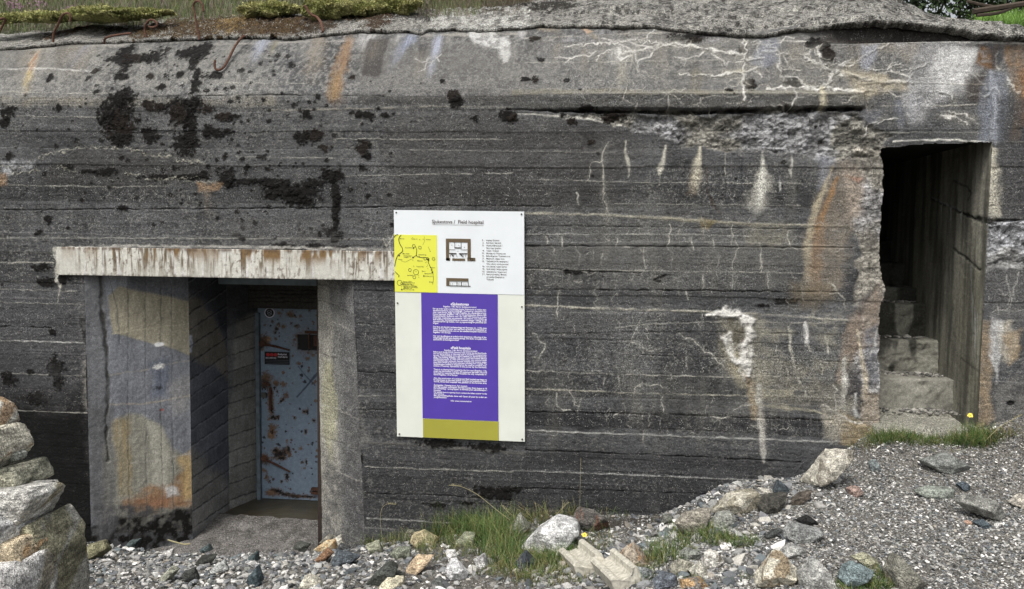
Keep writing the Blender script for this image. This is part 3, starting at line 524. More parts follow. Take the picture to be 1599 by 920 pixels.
# the thick crust of lime in the middle right
P_([(1122, 500), (1180, 494), (1182, 555), (1204, 572), (1194, 612), (1150, 602), (1124, 560)], S(138, 132, 110), .6, 9, 8, .3, 14)
P_([(1270, 600), (1320, 590), (1335, 660), (1290, 650)], S(128, 124, 112), .45, 9, 10, .5, 14)
P_([(1130, 545), (1145, 525), (1160, 560), (1190, 560), (1200, 600), (1180, 612), (1160, 605), (1135, 575)], S(144, 136, 108), .7, 7, 7, .3)
P_([(1135, 495), (1165, 495), (1165, 545), (1158, 560), (1146, 545)], S(92, 86, 70), .85, 4, 4, .5, 30); St([(1105, 490), (1130, 488), (1155, 490), (1170, 505), (1171, 530), (1163, 545), (1168, 565), (1166, 590)], [7, 10, 15, 13, 12, 14, 17, 12], S(216, 214, 206), 1, .7, 5.5, .5, disp=.014, brs=30, spk=.3)
St([(1138, 528), (1137, 545), (1142, 560), (1160, 565), (1170, 575)], [13, 12, 9, 10, 14], S(214, 212, 204), 1, .7, 5.5, .5, disp=.012, brs=30, spk=.3); P_([(1164, 583), (1176, 588), (1180, 602), (1168, 604)], S(112, 82, 40), .85, 2, 3); St([(1172, 600), (1176, 625), (1184, 650), (1190, 660)], [14, 14, 14, 8], S(150, 132, 98), .8, .7, 3, .3)
St([(1185, 605), (1188, 640), (1190, 680), (1193, 722)], [11, 9, 10, 4], S(186, 182, 170), .85, .6, 1.5, .3, fade=(1, 1, 1, .5)); run([(1186, 655), (1182, 690)], 30, S(96, 94, 90), .5, (1, .1)); P_([(1190, 606), (1240, 608), (1235, 618), (1190, 620)], S(176, 166, 124), .8, 2, 3, .5); St([(1180, 632), (1215, 634), (1255, 640), (1285, 645)], [4, 6, 5, 3], S(150, 144, 118), .7, .6, 2, .5)
run([(1258, 503), (1258, 520), (1260, 538)], [4, 7, 5], S(206, 204, 198), .95, (1, 1, 1), .1); run([(1262, 538), (1266, 550)], 2, LM, .8, (1, 1)); run([(1288, 525), (1292, 540), (1294, 552)], 2.5, LM, .85, (1, 1)); St([(1232, 510), (1233, 540), (1237, 560), (1245, 585), (1250, 600)], [2.5, 4, 4, 3, 3], LM, .65, .7, 2, .4); Ck((1265, 560), (1284, 585), 1.6, LM, .6); Ck((1227, 575), (1229, 600), 2.4, LM, .6)
for _ in range(16):
    x, y = rc.uniform(1190, 1335), rc.uniform(490, 640); P_([(x-22, y-8), (x+20, y-6), (x+24, y+8), (x-18, y+10)], S(140, 136, 118), .4, 5, 8, .8, 30)
P_([(1195, 560), (1335, 565), (1335, 640), (1290, 632), (1200, 640)], S(112, 108, 94), .4, 10, 10, .7, 10)
for x in range(1195, 1330, 9): run([(x, 650+rc.uniform(-8, 6)), (x+1, 650+rc.uniform(14, 40))], rc.uniform(1, 3), S(130, 130, 126), .4, (1, .2))
run([(1298, 655), (1302, 690)], 9, S(176, 168, 146), .7, (1, .4))
for _ in range(46):                                 # broad faint runs of lime
    x, y = rc.uniform(840, 1330), rc.choice([rc.uniform(235, 420), rc.uniform(480, 640)]); run([(x, y), (x+rc.uniform(-4, 4), y+rc.uniform(30, 110))], rc.uniform(6, 26), S(118, 116, 106), rc.uniform(.15, .4), (.5, 1, .1), .6)
for _ in range(52):
    x, y = rc.choice([rc.uniform(0, 160), rc.uniform(350, 1340), rc.uniform(350, 1340)]), rc.uniform(66, 90); run([(x, y), (x-(8 if x < 900 else 0), y+rc.uniform(15, 60))], rc.uniform(6, 22), rc.choice([S(140, 138, 130), S(60, 58, 56), S(132, 122, 104)]), rc.uniform(.2, .45), (1, .8, .1), .6)
for _ in range(230):                                # fine craze of the wall right of the board
    x, y = rc.uniform(825, 1320), rc.choice([rc.uniform(330, 470), rc.uniform(480, 680)]); v = rc.random() < .55; l = rc.uniform(7, 26)
    Ck((x, y), (x+(rc.gauss(0, 3) if v else l), y+(l if v else rc.gauss(0, 3))), rc.choice([.8, 1, 1.3, 1.7]), S(160, 158, 146), rc.uniform(.3, .65), .2)
for a_, b_ in (((1000, 500), (985, 535)), ((1008, 510), (1012, 530)), ((985, 535), (1030, 545)), ((1060, 520), (1100, 550)), ((1100, 550), (1130, 570)), ((832, 520), (842, 560)), ((870, 612), (890, 640)), ((890, 612), (905, 635)), ((990, 615), (1000, 600)), ((1000, 600), (1040, 605)), ((1035, 620), (1036, 642)), ((1110, 650), (1145, 648)), ((1145, 640), (1175, 632)), ((1300, 600), (1305, 640))): Ck(a_, b_, 1.6, S(176, 174, 160), .75, .12, 1)
St([(1030, 440), (1022, 437), (1040, 430)], 4, S(30, 28, 26), .9, .5, 1, 0, disp=-.008)
# lime seams on the left
for pts, wd in (([(0, 258), (30, 262), (52, 250), (80, 241), (118, 232), (160, 230), (185, 231)], 2.4), ([(195, 232), (220, 237), (243, 244), (262, 243), (285, 252), (318, 253)], 2.6), ([(88, 260), (105, 263), (120, 268)], 2), ([(196, 266), (208, 275), (220, 273)], 1.8), ([(226, 279), (255, 281), (272, 278), (300, 283), (330, 287)], 2.2), ([(262, 278), (300, 277), (335, 284)], 1.6), ([(0, 272), (40, 268), (62, 266)], 3)): St(pts, wd*.7, S(160, 158, 140), .75, .8, 3.5, .6, disp=.003, brs=24, wobs=20)
P_([(22, 252), (52, 250), (50, 264), (20, 268), (0, 270), (0, 258)], S(160, 162, 166), .7, 4, 6, .5, 30); P_([(306, 285), (345, 288), (340, 298), (326, 296), (310, 300)], S(140, 108, 70), .8, 3, 4, .5, 40); run([(322, 296), (324, 330)], [14, 12], S(128, 112, 90), .6, (1, .2)); P_([(-6, 272), (8, 272), (8, 290), (-4, 294)], S(140, 108, 70), .8, 3, 3)
P_([(330, 345), (470, 345), (560, 385), (380, 385)], S(88, 86, 82), .3, 15, 10, .7)
St([(615, 366), (606, 385), (602, 372)], 1.6, LM, .7, .6, 1.5, .2); Ck((606, 368), (613, 395), 1.8, LM, .7)
# plaster lip round the lintel, rough strip by the recess corner
St([(84, 388), (200, 384), (400, 386), (614, 390)], 4, S(168, 166, 158), .75, .5, 1.5, .5); St([(86, 388), (88, 410), (90, 436), (93, 448)], [5, 4, 8, 4], S(180, 178, 166), .85, .5, 2, .3); run([(94, 445), (90, 470)], 2, LM, .8, (1, .5))
P_([(118, 472), (140, 470), (146, 560), (150, 640), (136, 640), (128, 560)], S(92, 92, 92), .5, 4, 4, .6, 30); P_([(125, 560), (140, 560), (142, 640), (130, 640)], S(120, 116, 108), .55, 3, 5, .6, 34)
run([(75, 590), (80, 640)], 34, S(84, 84, 86), .4, (1, .2)); P_([(552, 440), (615, 440), (615, 600), (556, 600)], S(58, 58, 62), .4, 8, 6)
P_([(552, 610), (575, 690), (560, 700), (554, 700)], S(110, 108, 102), .4, 4, 4, .5, 30)
# doorway right: stained return of the wall
P_([(1525, 500), (1548, 500), (1548, 655), (1525, 665)], S(138, 118, 88), .9, 4, 4, .3); P_([(1555, 505), (1585, 500), (1590, 540), (1576, 570), (1560, 560)], S(170, 162, 144), .85, 4, 7, .4, 20, streak=.3)
P_([(1550, 490), (1570, 500), (1566, 560), (1556, 600), (1551, 560)], S(190, 190, 188), .8, 3, 6, .4, 20, streak=.3); P_([(1568, 520), (1590, 515), (1588, 560), (1572, 570)], S(160, 136, 94), .7, 4, 5, streak=.3); P_([(1550, 600), (1640, 590), (1640, 665), (1550, 670)], S(112, 110, 106), .6, 8, 8, .4)
for a_, b_ in (((1572, 430), (1576, 490)), ((1585, 440), (1570, 485)), ((1590, 425), (1582, 460)), ((1550, 488), (1599, 484)), ((1556, 470), (1560, 490))): Ck(a_, b_, 2, S(190, 188, 180), .8, .12, 1)
Bl(1578, 630, 6, 4, Dk, .95, .3, disp=-.01); P_([(1535, 420), (1600, 418), (1640, 420), (1640, 500), (1540, 500)], S(84, 84, 86), .5, 8, 6)
WL.h[WL.vs < 1.6] += 0
WL.col *= (1-.14*ss(2.66, 2.95, WL.Z)*np.interp(WL.X, [-6, -.8, 1.6, 2.2], [1, 1, .6, .25]))[..., None]  # further colour dimming of the receding top, against the light falling on it
# openings
us_, vs_ = (WL.us[:-1]+WL.us[1:])/2, (WL.vs[:-1]+WL.vs[1:])/2; UX, VZ = np.meshgrid(us_, vs_)
WL.keep &= ~((UX > XA) & (UX < XF) & (VZ < ZL+.03))
edge = WL.uv([(1377, 224), (1377, 250), (1381, 300), (1374, 350), (1375, 420), (1381, 450), (1374, 500), (1372, 560), (1373, 690)])
ex = np.interp(VZ, edge[::-1, 1], edge[::-1, 0])+(fbm(VZ*16, VZ*0+3, 4, 4)-.5)*.035
top = np.interp(UX, [XR, XR+.25, XJ], [at_y(1377, 231, 0)[2], at_y(1440, 225, 0)[2], at_y(1540, 222, 0)[2]])+(fbm(UX*30, UX*0, 6, 3)-.5)*.012
WL.keep &= ~((UX > ex) & (UX < XJ) & (VZ < top) & (VZ > 0))
# roof joint line
L1 = [(-80, 78), (0, 76), (60, 73), (110, 67), (180, 65), (250, 62), (330, 60), (400, 58), (460, 60), (520, 53), (560, 49), (600, 49), (660, 51), (672, 44), (700, 46), (760, 46), (830, 42), (900, 40), (960, 40), (1060, 47), (1150, 54), (1200, 54), (1240, 47), (1290, 39), (1400, 37), (1480, 44), (1520, 52), (1599, 58), (1680, 62)]
e1 = WL.uv(L1); zedge = lambda x: np.interp(x, e1[:, 0], e1[:, 1])+(fbm(np.asarray(x)*4, np.asarray(x)*0, 3, 5, .65)-.5)*.05*ss(-3.2, -1, np.asarray(x, float))+(fbm(np.asarray(x)*9, np.asarray(x)*0, 7, 4, .6)-.5)*.02
WL.keep &= (VZ < zedge(UX)+.03)
# the wall just under the joint sits back in shade
WL.h += -np.exp(-((WL.Z-zedge(WL.X)+.012)/.012)**2)*.02
m = ss(1.55, 1.75, WL.X)*(WL.Z > WL.uv1(1400, 66)[1]); WL.h -= m*.05
q = ss(1.4, 1.6, WL.X)*ss(WL.uv1(1400, 65)[1]-.004, WL.uv1(1400, 65)[1]+.004, WL.Z)*(WL.Z < 4); WL.col = WL.col*(1-q[..., None]*.9)+(S(46, 42, 38)*(.4+1.2*fbm(WL.X*20, WL.Z*20, 5, 3))[..., None])*q[..., None]*.9  # strip under the roof overhang painted dark, standing in for its shade
def fshift(z): return np.interp(z, [-1.2, -.65, 1.3, 1.9], [.06, .045, -.045, 0])
WL.wv = np.zeros(WL.X.shape+(3,)); WL.wv[..., 0] = fshift(WL.Z)*np.exp(-((WL.X-XF)/.22)**2)
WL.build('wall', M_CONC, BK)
# ------------------------------------------------------------------ roof slab
TX = [-8, -2.2, -1.3, -.4, .8, 1.8, 2.6, 3.6, 6]; TT = [0, .35, .7, 1.3, 2.2, 3.2]
TH = np.array([[0, .18, .34, .42, .5, .5], [0, .2, .38, .46, .5, .5], [0, .18, .34, .44, .55, .6], [0, .18, .38, .72, 1.1, 1.25], [0, .2, .42, .85, 1.4, 1.7], [0, .18, .38, .74, 1.12, 1.25], [0, .13, .27, .5, .72, .72], [0, .1, .2, .36, .5, .5], [0, .1, .2, .36, .5, .5]])
def caph(x, t):
    r = np.zeros(np.shape(x)); cols = np.stack([np.interp(x, TX, TH[:, j]) for j in range(len(TT))], -1)
    tc = np.clip(t, 0, TT[-1]); j = np.clip(np.searchsorted(TT, tc, side='right')-1, 0, len(TT)-2); ta = np.array(TT)[j]; tb = np.array(TT)[j+1]
    a = np.take_along_axis(cols, j[..., None], -1)[..., 0]; b = np.take_along_axis(cols, (j+1)[..., None], -1)[..., 0]
    return a+(b-a)*(tc-ta)/(tb-ta)
xs = np.concatenate([np.arange(-7, -5, .06), np.arange(-5, 3.2, .011), np.arange(3.2, 6, .06)]); ts = np.concatenate([np.arange(0, 1.2, .011), np.arange(1.2, 2.6, .02), np.arange(2.6, 3.3, .08)])
XX, TT_ = np.meshgrid(xs, ts)
lipy = np.array([float(rec(x, z)) for x, z in zip(xs, zedge(xs))])-.035-.03*ss(1.2, 1.8, xs)+(fbm(xs*3, xs*0, 3, 6, .6)-.5)*.05
YY = lipy[None]+TT_; ZZ = zedge(xs)[None]+caph(XX, TT_)
ch = (fbm(XX*3, TT_*4, 2, 4)-.5)*.05+(fbm(XX*30, TT_*30, 5, 4)-.5)*.012
# broken steps where thinner layers have split off, right of the middle

for t0, ax, dp, x0_, x1_ in ((.05, .05, .02, -.3, 4), (.13, .1, .022, .6, 4), (.3, .25, .018, -1.0, 3.6), (.55, .4, .02, -.2, 3.2), (.9, .6, .03, .2, 3.6), (1.4, .8, .03, 0, 3)):
    ln = t0+ax*(fbm(XX*1.1, XX*0, int(t0*20) % 8, 6, .62)-.5)*2; dd = TT_-ln; gate = ss(x0_, x0_+.3, XX)*ss(x1_, x1_-.5, XX)*ss(.36, .5, fbm(XX*1.7, XX*0+t0*9, 4, 3)); ch += gate*dp*(ss(-.004, .006, dd)*np.exp(-np.clip(dd, 0, 9)/.25)); ch -= gate*.02*np.exp(-((dd)/.012)**2)
cr = XX*.25+TT_; ch += -.03*ss(.0, .02, .16-cr+.1*fbm(XX*3, TT_*3, 1, 4))*ss(.6, 1.4, XX)
ZZ = ZZ+ch*ss(0, .05, TT_+.02)
B0 = np.array(S(138, 136, 128)); C = np.zeros(XX.shape+(3,))+B0
C *= (1+.7*(fbm(XX*2, TT_*3, 7, 4)-.5))[..., None]
m = ss(.5, .6, fbm(XX*26, TT_*20, 3, 4, .65))*np.interp(XX, [-5, -1.2, -.5, 3], [.5, .6, .8, .85]); C = C*(1-m[..., None])+S(50, 46, 42)*m[..., None]
m = ss(.56, .66, fbm(XX*5+TT_*2, TT_*9-XX*2, 9, 5, .6))*.6*(XX > -.6); C = C*(1-m[..., None])+S(60, 58, 54)*m[..., None]
m = ss(.5, .7, fbm(XX*40, TT_*30, 8, 3))*.5; C = C*(1-m[..., None])+S(186, 184, 172)*m[..., None]
PX, PY = proj(np.stack([XX, YY, ZZ], -1))
capmoss = np.zeros(XX.shape)
def cm(cx, cy, rx, ry, c, a=.95, fr=12):                 # patch of moss centred on the roof point seen at (cx,cy)
    i = np.argmin((PX-cx)**2+(PY-cy)**2+TT_*3); x0, t0 = XX.flat[i], TT_.flat[i]; kx = rx*.0058; kt = ry*.017
    sx = slice(np.searchsorted(xs, x0-kx*1.8), np.searchsorted(xs, x0+kx*1.8)); A_, B_ = XX[:, sx], TT_[:, sx]
    d = np.hypot((A_-x0)/kx, (B_-t0)/kt); m = ss(-.12, .12, 1-d+(fbm(A_*fr*1.8, B_*fr*1.4, int(cx) % 9, 6, .78)-.5)*3.6)*a
    C[:, sx] = C[:, sx]*(1-m[..., None])+(np.array(c)*(.55+.9*fbm(A_*40, B_*40, 4, 3))[..., None])*m[..., None]; ZZ[:, sx] += m*.012*(.5+fbm(A_*50, B_*50, 2, 3)); capmoss[:, sx] = np.maximum(capmoss[:, sx], m)
BR = S(80, 58, 14); 
for a in ((105, 48, 20, 12, BR), (95, 40, 14, 8, BR), (130, 45, 10, 6, BR), (180, 48, 14, 6, S(56, 46, 30)), (200, 36, 10, 5, BR), (230, 50, 18, 14, BR), (260, 44, 26, 14, BR), (300, 40, 30, 16, BR), (345, 42, 36, 18, BR), (380, 34, 30, 12, S(120, 92, 22)), (400, 45, 26, 12, BR), (420, 30, 22, 10, S(70, 50, 12)), (455, 36, 30, 14, S(70, 44, 18)), (500, 40, 24, 10, S(64, 46, 22)), (440, 45, 24, 10, BR), (540, 26, 20, 8, S(66, 46, 12)), (575, 24, 24, 8, S(74, 50, 12)), (590, 36, 16, 9, S(70, 46, 12)), (605, 24, 16, 8, S(66, 44, 12)), (700, 10, 40, 5, S(56, 50, 20)), (770, 12, 50, 8, S(40, 36, 26)), (860, 8, 40, 8, S(40, 36, 26)), (650, 22, 30, 12, S(60, 56, 50)), (390, 20, 20, 4, S(140, 120, 20))): cm(*a)
P0 = (PX > 672) & (PX < 830) & (PY > 12) & (PY < 52)
m = P0*ss(.42, .56, fbm(XX*22, TT_*18, 6, 4))*.85; C = C*(1-m[..., None])+S(190, 190, 182)*m[..., None]
# lip going down over the joint
PP = np.stack([XX, YY, ZZ], -1); lj = (fbm(xs*12, xs*0, 8, 3)[:, None]-.5)*np.array([0, .02, .03]); lip1 = PP[0]+np.array([0, .012, -.018])+lj; lip2 = PP[0]+np.array([0, .08, -.03])+lj
G = np.concatenate([lip2[None], lip1[None], PP], 0); CC = np.concatenate([C[:1]*.6, C[:1]*.7, C], 0)  # lip underside darkened in the colour, as shade under the edge
nv, nu = G.shape[:2]; idx = np.arange(nv*nu).reshape(nv, nu); f = np.stack([idx[:-1, :-1], idx[:-1, 1:], idx[1:, 1:], idx[1:, :-1]], -1).reshape(-1, 4)
ROOF = npmesh('roof_slab', G.reshape(-1, 3), f, M_CAP, BK, CC.reshape(-1, 3), True, np.ones(nv*nu))
# ------------------------------------------------------------------ left recess
PB = at_y(297, 620, .5); PC = at_y(356, 620, 1.2); PE = at_y(404, 620, 1.6); PG = at_y(499, 620, .36)
def vsurf(p, q, z0, z1, st=.007, base=S(96, 96, 92), seed=0):
    p = np.array([p[0], p[1], 0.0]); q = np.array([q[0], q[1], 0.0]); L = np.linalg.norm(q-p)
    return Surf(p, (q-p)/L, (0, 0, 1), np.linspace(0, L, int(L/st)+2), np.arange(z0, z1, st), base, None, seed)
def mottle(s, a=.4, f=8, fz=14):
    s.col *= (1+a*2*(fbm(s.X*f, s.Z*fz, 2+s.sd, 4)-.5))[..., None]*(1+.35*(fbm(s.X*40, s.Z*8, 5, 3)-.5))[..., None]; s.h += (fbm(s.X*25, s.Z*25, 6, 4)-.5)*.006
A1 = vsurf((XA, 0), PB, -1.15, ZL+.02, seed=1); A1.col = A1.col*0+S(104, 108, 116); 
A1.poly([(120, 400), (168, 400), (168, 560), (172, 640), (165, 720), (180, 900), (110, 900)], S(92, 94, 98), 1, 2, 3)
A1.poly([(160, 425), (200, 420), (200, 450), (178, 455), (168, 470)], S(126, 132, 142), .9, 3, 2)
A1.poly([(168, 462), (185, 446), (300, 468), (300, 556), (260, 542), (215, 530), (176, 521)], S(142, 134, 106), 1, 2, 1.5)
A1.poly([(200, 425), (300, 425), (300, 470), (250, 462), (200, 452)], S(88, 92, 102), .9, 3, 2)
A1.poly([(160, 700), (174, 660), (198, 645), (225, 648), (250, 665), (270, 700), (300, 720), (315, 830), (160, 830)], S(122, 120, 104), 1, 4, 2)
A1.poly([(232, 655), (255, 670), (262, 700), (262, 760), (240, 760), (236, 700)], S(152, 148, 130), .8, 4, 3)
A1.poly([(178, 655), (200, 650), (205, 700), (210, 770), (190, 775), (180, 720)], S(132, 112, 58), .85, 6, 4, streak=.5)
A1.poly([(195, 782), (235, 762), (300, 730), (306, 792), (240, 800), (205, 800)], S(136, 98, 50), .85, 7, 8, .3, 18); A1.poly([(280, 715), (300, 700), (304, 780), (288, 785)], S(168, 134, 48), .8, 5, 5)
A1.poly([(205, 782), (265, 765), (290, 785), (235, 798)], S(132, 84, 36), .8, 5, 7, .4, 20); A1.poly([(258, 762), (276, 760), (276, 772), (260, 776)], S(170, 170, 168), .8, 3, 4)
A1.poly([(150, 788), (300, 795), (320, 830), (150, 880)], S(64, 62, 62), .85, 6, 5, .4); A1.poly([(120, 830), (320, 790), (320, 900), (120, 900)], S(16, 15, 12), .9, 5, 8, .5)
A1.poly([(140, 640), (176, 640), (185, 820), (150, 860)], S(78, 78, 80), .8, 5, 4, streak=.3)
for x, t, b in ((200, 425, 900), (227, 430, 800), (251, 440, 800), (268, 440, 800), (184, 430, 540)): A1.stroke([(x-14*(x == 184), t), (x, (t+b)/2), (x+3, b)], 1.6, S(56, 58, 62), .55, .6, 1.2, .3, disp=-.003)
A1.stroke([(157, 430), (158, 480), (164, 530), (170, 600), (166, 660), (168, 720)], [5, 6, 5, 5, 4, 3], S(50, 50, 46), .85, .6, 2, .3, disp=-.008)
A1.stroke([(176, 521), (230, 513), (298, 505)], 2.5, S(160, 152, 120), .6, .6, 1, .4); A1.stroke([(172, 586), (230, 577), (262, 569), (298, 563)], 2.4, S(134, 128, 116), .6, .6, 1.4, .5); A1.stroke([(172, 632), (230, 630), (298, 618)], 3, S(140, 128, 110), .6, .6, 1.4, .4); A1.stroke([(205, 723), (250, 718), (298, 708)], 2, S(150, 146, 134), .6, .6, 1.4, .5)
A1.poly([(235, 565), (262, 560), (264, 620), (240, 622)], S(72, 84, 108), .6, 6, 5, streak=.3); A1.poly([(262, 600), (298, 585), (298, 640), (270, 650)], S(128, 124, 120), .5, 8, 6); A1.blob(248, 538, 7, 3, S(206, 208, 206), .95, .4); A1.blob(248, 572, 8, 4, S(190, 190, 184), .7, 1, 50); A1.blob(247, 606, 6, 3, S(44, 48, 56), .9, 1, 60); A1.blob(253, 640, 3, 2, S(150, 60, 50), .8, .6)
mottle(A1, .22, 7, 4); A1.col *= (.96+.1*ss(.3, .7, fbm(A1.X*60, A1.Z*3, 8, 3)))[..., None]
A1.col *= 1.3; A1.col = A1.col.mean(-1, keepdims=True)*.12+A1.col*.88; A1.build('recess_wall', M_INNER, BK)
A2 = vsurf(PB, PC, -1.15, ZL+.02, seed=2); A2.col = A2.col*0+S(74, 80, 94)
A2.poly([(290, 460), (318, 470), (345, 520), (362, 560), (362, 600), (335, 575), (290, 552)], S(112, 104, 88), .95, 4, 3); A2.poly([(290, 690), (330, 730), (365, 760), (365, 830), (290, 830)], S(106, 104, 98), .9, 10, 4); A2.poly([(290, 425), (365, 425), (365, 540), (340, 500), (318, 465), (290, 455)], S(50, 54, 62), .8, 5, 4); A2.blob(297, 536, 5, 9, S(150, 168, 200), .9, .5)
for k in range(-3, 16):
    y0 = 470+k*26; A2.stroke([(292, y0+22), (325, y0), (360, y0-24)], 1.5, S(36, 38, 44), .75, .6, 1, .4, disp=-.004)
    A2.stroke([(292, y0+25), (360, y0-21)], 1.2, S(120, 124, 130), .35, .6, 1, .5)
    A2.poly([(292, y0+22), (360, y0-24), (360, y0+2), (292, y0+48)], None, 1, 1, 1, mul=np.full(3, random.uniform(.82, 1.15)))
mottle(A2, .3); A2.col *= 1.75; A2.col = A2.col.mean(-1, keepdims=True)*.3+A2.col*.7; A2.build('recess_wall', M_INNER, BK)
A3 = vsurf(PC, PE, -1.15, ZL+.02, seed=3); A3.col = A3.col*0+S(112, 112, 106)
A3.poly([(350, 425), (410, 425), (410, 482), (352, 515)], S(44, 48, 56), .9, 6, 3)
for k in range(0, 15):
    y0 = 468+k*25; A3.stroke([(355, y0+14), (404, y0-2)], 1.7, S(52, 52, 52), .75, .6, 1, .3, disp=-.005); A3.poly([(352, y0+14), (406, y0-2), (406, y0+23), (352, y0+39)], None, 1, 1, 1, mul=np.full(3, random.uniform(.85, 1.15)))
A3.poly([(352, 480), (368, 480), (362, 620), (352, 640)], S(70, 74, 84), .6, 5, 4); mottle(A3, .3); A3.col *= 1.65; A3.col = A3.col.mean(-1, keepdims=True)*.3+A3.col*.7; A3.build('recess_wall', M_INNER, BK)
A4 = vsurf((XF, 0), PG, -1.15, ZL+.03, seed=4); A4.col = A4.col*0+S(112, 112, 108)
A4.poly([(490, 425), (518, 425), (522, 600), (530, 830), (500, 830)], S(160, 156, 142), .85, 6, 4, streak=.3); A4.poly([(505, 560), (520, 560), (528, 650), (512, 720), (503, 640)], S(152, 150, 96), .6, 5, 5, streak=.3)
A4.poly([(534, 425), (580, 425), (590, 900), (545, 900), (535, 700)], S(84, 84, 86), .7, 8, 4, .4); A4.poly([(500, 700), (580, 760), (600, 900), (500, 900)], S(74, 74, 76), .6, 14, 6, .4)
for y in (452, 478, 505, 560, 612, 640, 690, 738, 790): A4.stroke([(497, y-10), (530, y), (566, y+18)], 1.6, S(160, 156, 146) if y in (640, 505, 738) else S(66, 66, 66), .55, .6, 1.2, .5)
for _ in range(24):
    x, y = random.uniform(500, 560), random.uniform(450, 800); A4.crack((x, y), (x+random.gauss(0, 10), y+random.uniform(8, 26)), 1.1, S(66, 64, 62), .5, .2)
mottle(A4, .35); A4.wv = np.zeros(A4.X.shape+(3,)); A4.wv[..., 0] = fshift(A4.Z)*np.interp(A4.X, [0, A4.us[-1]], [1, .3])
A4.build('door_jamb', M_CONC, BK)
# unseen return behind the jamb, ceiling of the recess, lintel above the door
bm = bmesh.new(); yb = 1.6
box(bm, ((PG[0]+.06+XF)/2+.05, (PG[1]+yb+.25)/2, .1), ((XF-PG[0])/2+.1, 0, 0), (0, (yb+.25-PG[1])/2, 0), (0, 0, 1.25)); bmobj('recess_wall', bm, M_DARKSTEEL, BK)
M_GREYC = plain("recess_ceiling", S(84, 84, 82), .9, .3, 14, .2, 0, .5)
bm = bmesh.new(); box(bm, ((XA+XF)/2, 1.0, ZL+.14), ((XF-XA)/2+.15, 0, 0), (0, .95, 0), (0, 0, .12)); bmobj('recess_ceiling', bm, M_GREYC, BK)
zdt = at_y(450, 479, 1.6)[2]; zdb = at_y(455, 778, 1.6)[2]
H = vsurf(at_y(352, 460, 1.48), at_y(520, 460, 1.48), zdt-.01, ZL+.02, seed=5); H.col = H.col*0+S(66, 64, 58)
for y in (452, 458, 464, 470): H.stroke([(365, y), (430, y+1), (498, y+2)], 1.6, S(36, 34, 30), .8, .6, 1, .4, disp=-.004)
mottle(H, .4, 4, 30); H.build('door_header', M_INNER, BK, skirt=.1)
bm = bmesh.new(); a = at_y(343, 443, .95); b = at_y(520, 446, .95)
box(bm, ((a[0]+b[0])/2, .95, (ZL+.03+b[2])/2-.004), ((b[0]-a[0])/2, 0, 0), (0, .03, 0), (0, 0, (ZL+.03-b[2])/2)); bmobj('steel_beam', bm, plain("blue_grey_paint", S(118, 132, 140), .6, .25, 12), BK, .004)
# floor of the recess and broken concrete sill
zf = zdb-.004
def quadslab(name, pts, z_under, m, parent, n=60, amp=.006, base=S(90, 88, 80), fn=None, seed=0):
    a, b, c, d = [np.array(p, float) for p in pts]; u = np.linspace(0, 1, n)[None, :, None]; v = np.linspace(0, 1, n)[:, None, None]
    G = (a*(1-u)+b*u)*(1-v)+(d*(1-u)+c*u)*v; G[..., 2] += (fbm(G[..., 0]*12, G[..., 1]*12, seed, 5, .6)-.5)*amp*2
    Cc = np.zeros((n, n, 3))+base; Cc *= (1+.8*(fbm(G[..., 0]*9, G[..., 1]*9, seed+2, 4)-.5))[..., None]
    if fn is not None: Cc = fn(G, Cc)
    idx = np.arange(n*n).reshape(n, n); f = np.stack([idx[:-1, :-1], idx[:-1, 1:], idx[1:, 1:], idx[1:, :-1]], -1).reshape(-1, 4)
    loop = np.concatenate([idx[0, :], idx[1:, -1], idx[-1, -2::-1], idx[-2:0:-1, 0]]); V = G.reshape(-1, 3); lo = V[loop].copy(); lo[:, 2] = z_under
    q = np.arange(len(loop)); q1 = (q+1) % len(loop); f = np.vstack([f, np.stack([loop[q], n*n+q, n*n+q1, loop[q1]], -1)])
    return npmesh(name, np.vstack([V, lo]), f, m, parent, np.vstack([Cc.reshape(-1, 3), Cc.reshape(-1, 3)[loop]*.8]), True)
fl = at_z(300, 805, zf); fr_ = at_z(540, 815, zf); M_WET = col_material("wet_floor", grain=.5, bump=.2, rough=.35, spec=.5, flake=0)
def wet(G, Cc):
    m = ss(.45, .6, fbm(G[..., 0]*3, G[..., 1]*3, 3, 3))[..., None]; return Cc*(1-m*.6)+S(60, 48, 26)*m*.6
quadslab('recess_floor', [(fl[0], fl[1], zf), (fr_[0], fr_[1], zf), (fr_[0]+.3, 1.75, zf), (PB[0]-.1, 1.75, zf)], zf-.1, M_WET, BK, 60, .003, S(70, 64, 44), wet, 2)
s0, s1 = at_z(296, 798, zf+.035), at_z(516, 814, zf+.03); s2, s3 = at_z(560, 862, zf-.03), at_z(210, 858, zf-.05)
def sill(G, Cc):
    m = ss(.5, .62, fbm(G[..., 0]*14, G[..., 1]*14, 7, 4))[..., None]*.4; return Cc*(1-m)+S(60, 58, 50)*m
quadslab('door_sill', [s3, s2, s1, s0], zf-.3, M_SOIL, BK, 110, .02, S(112, 108, 104), sill, 5)
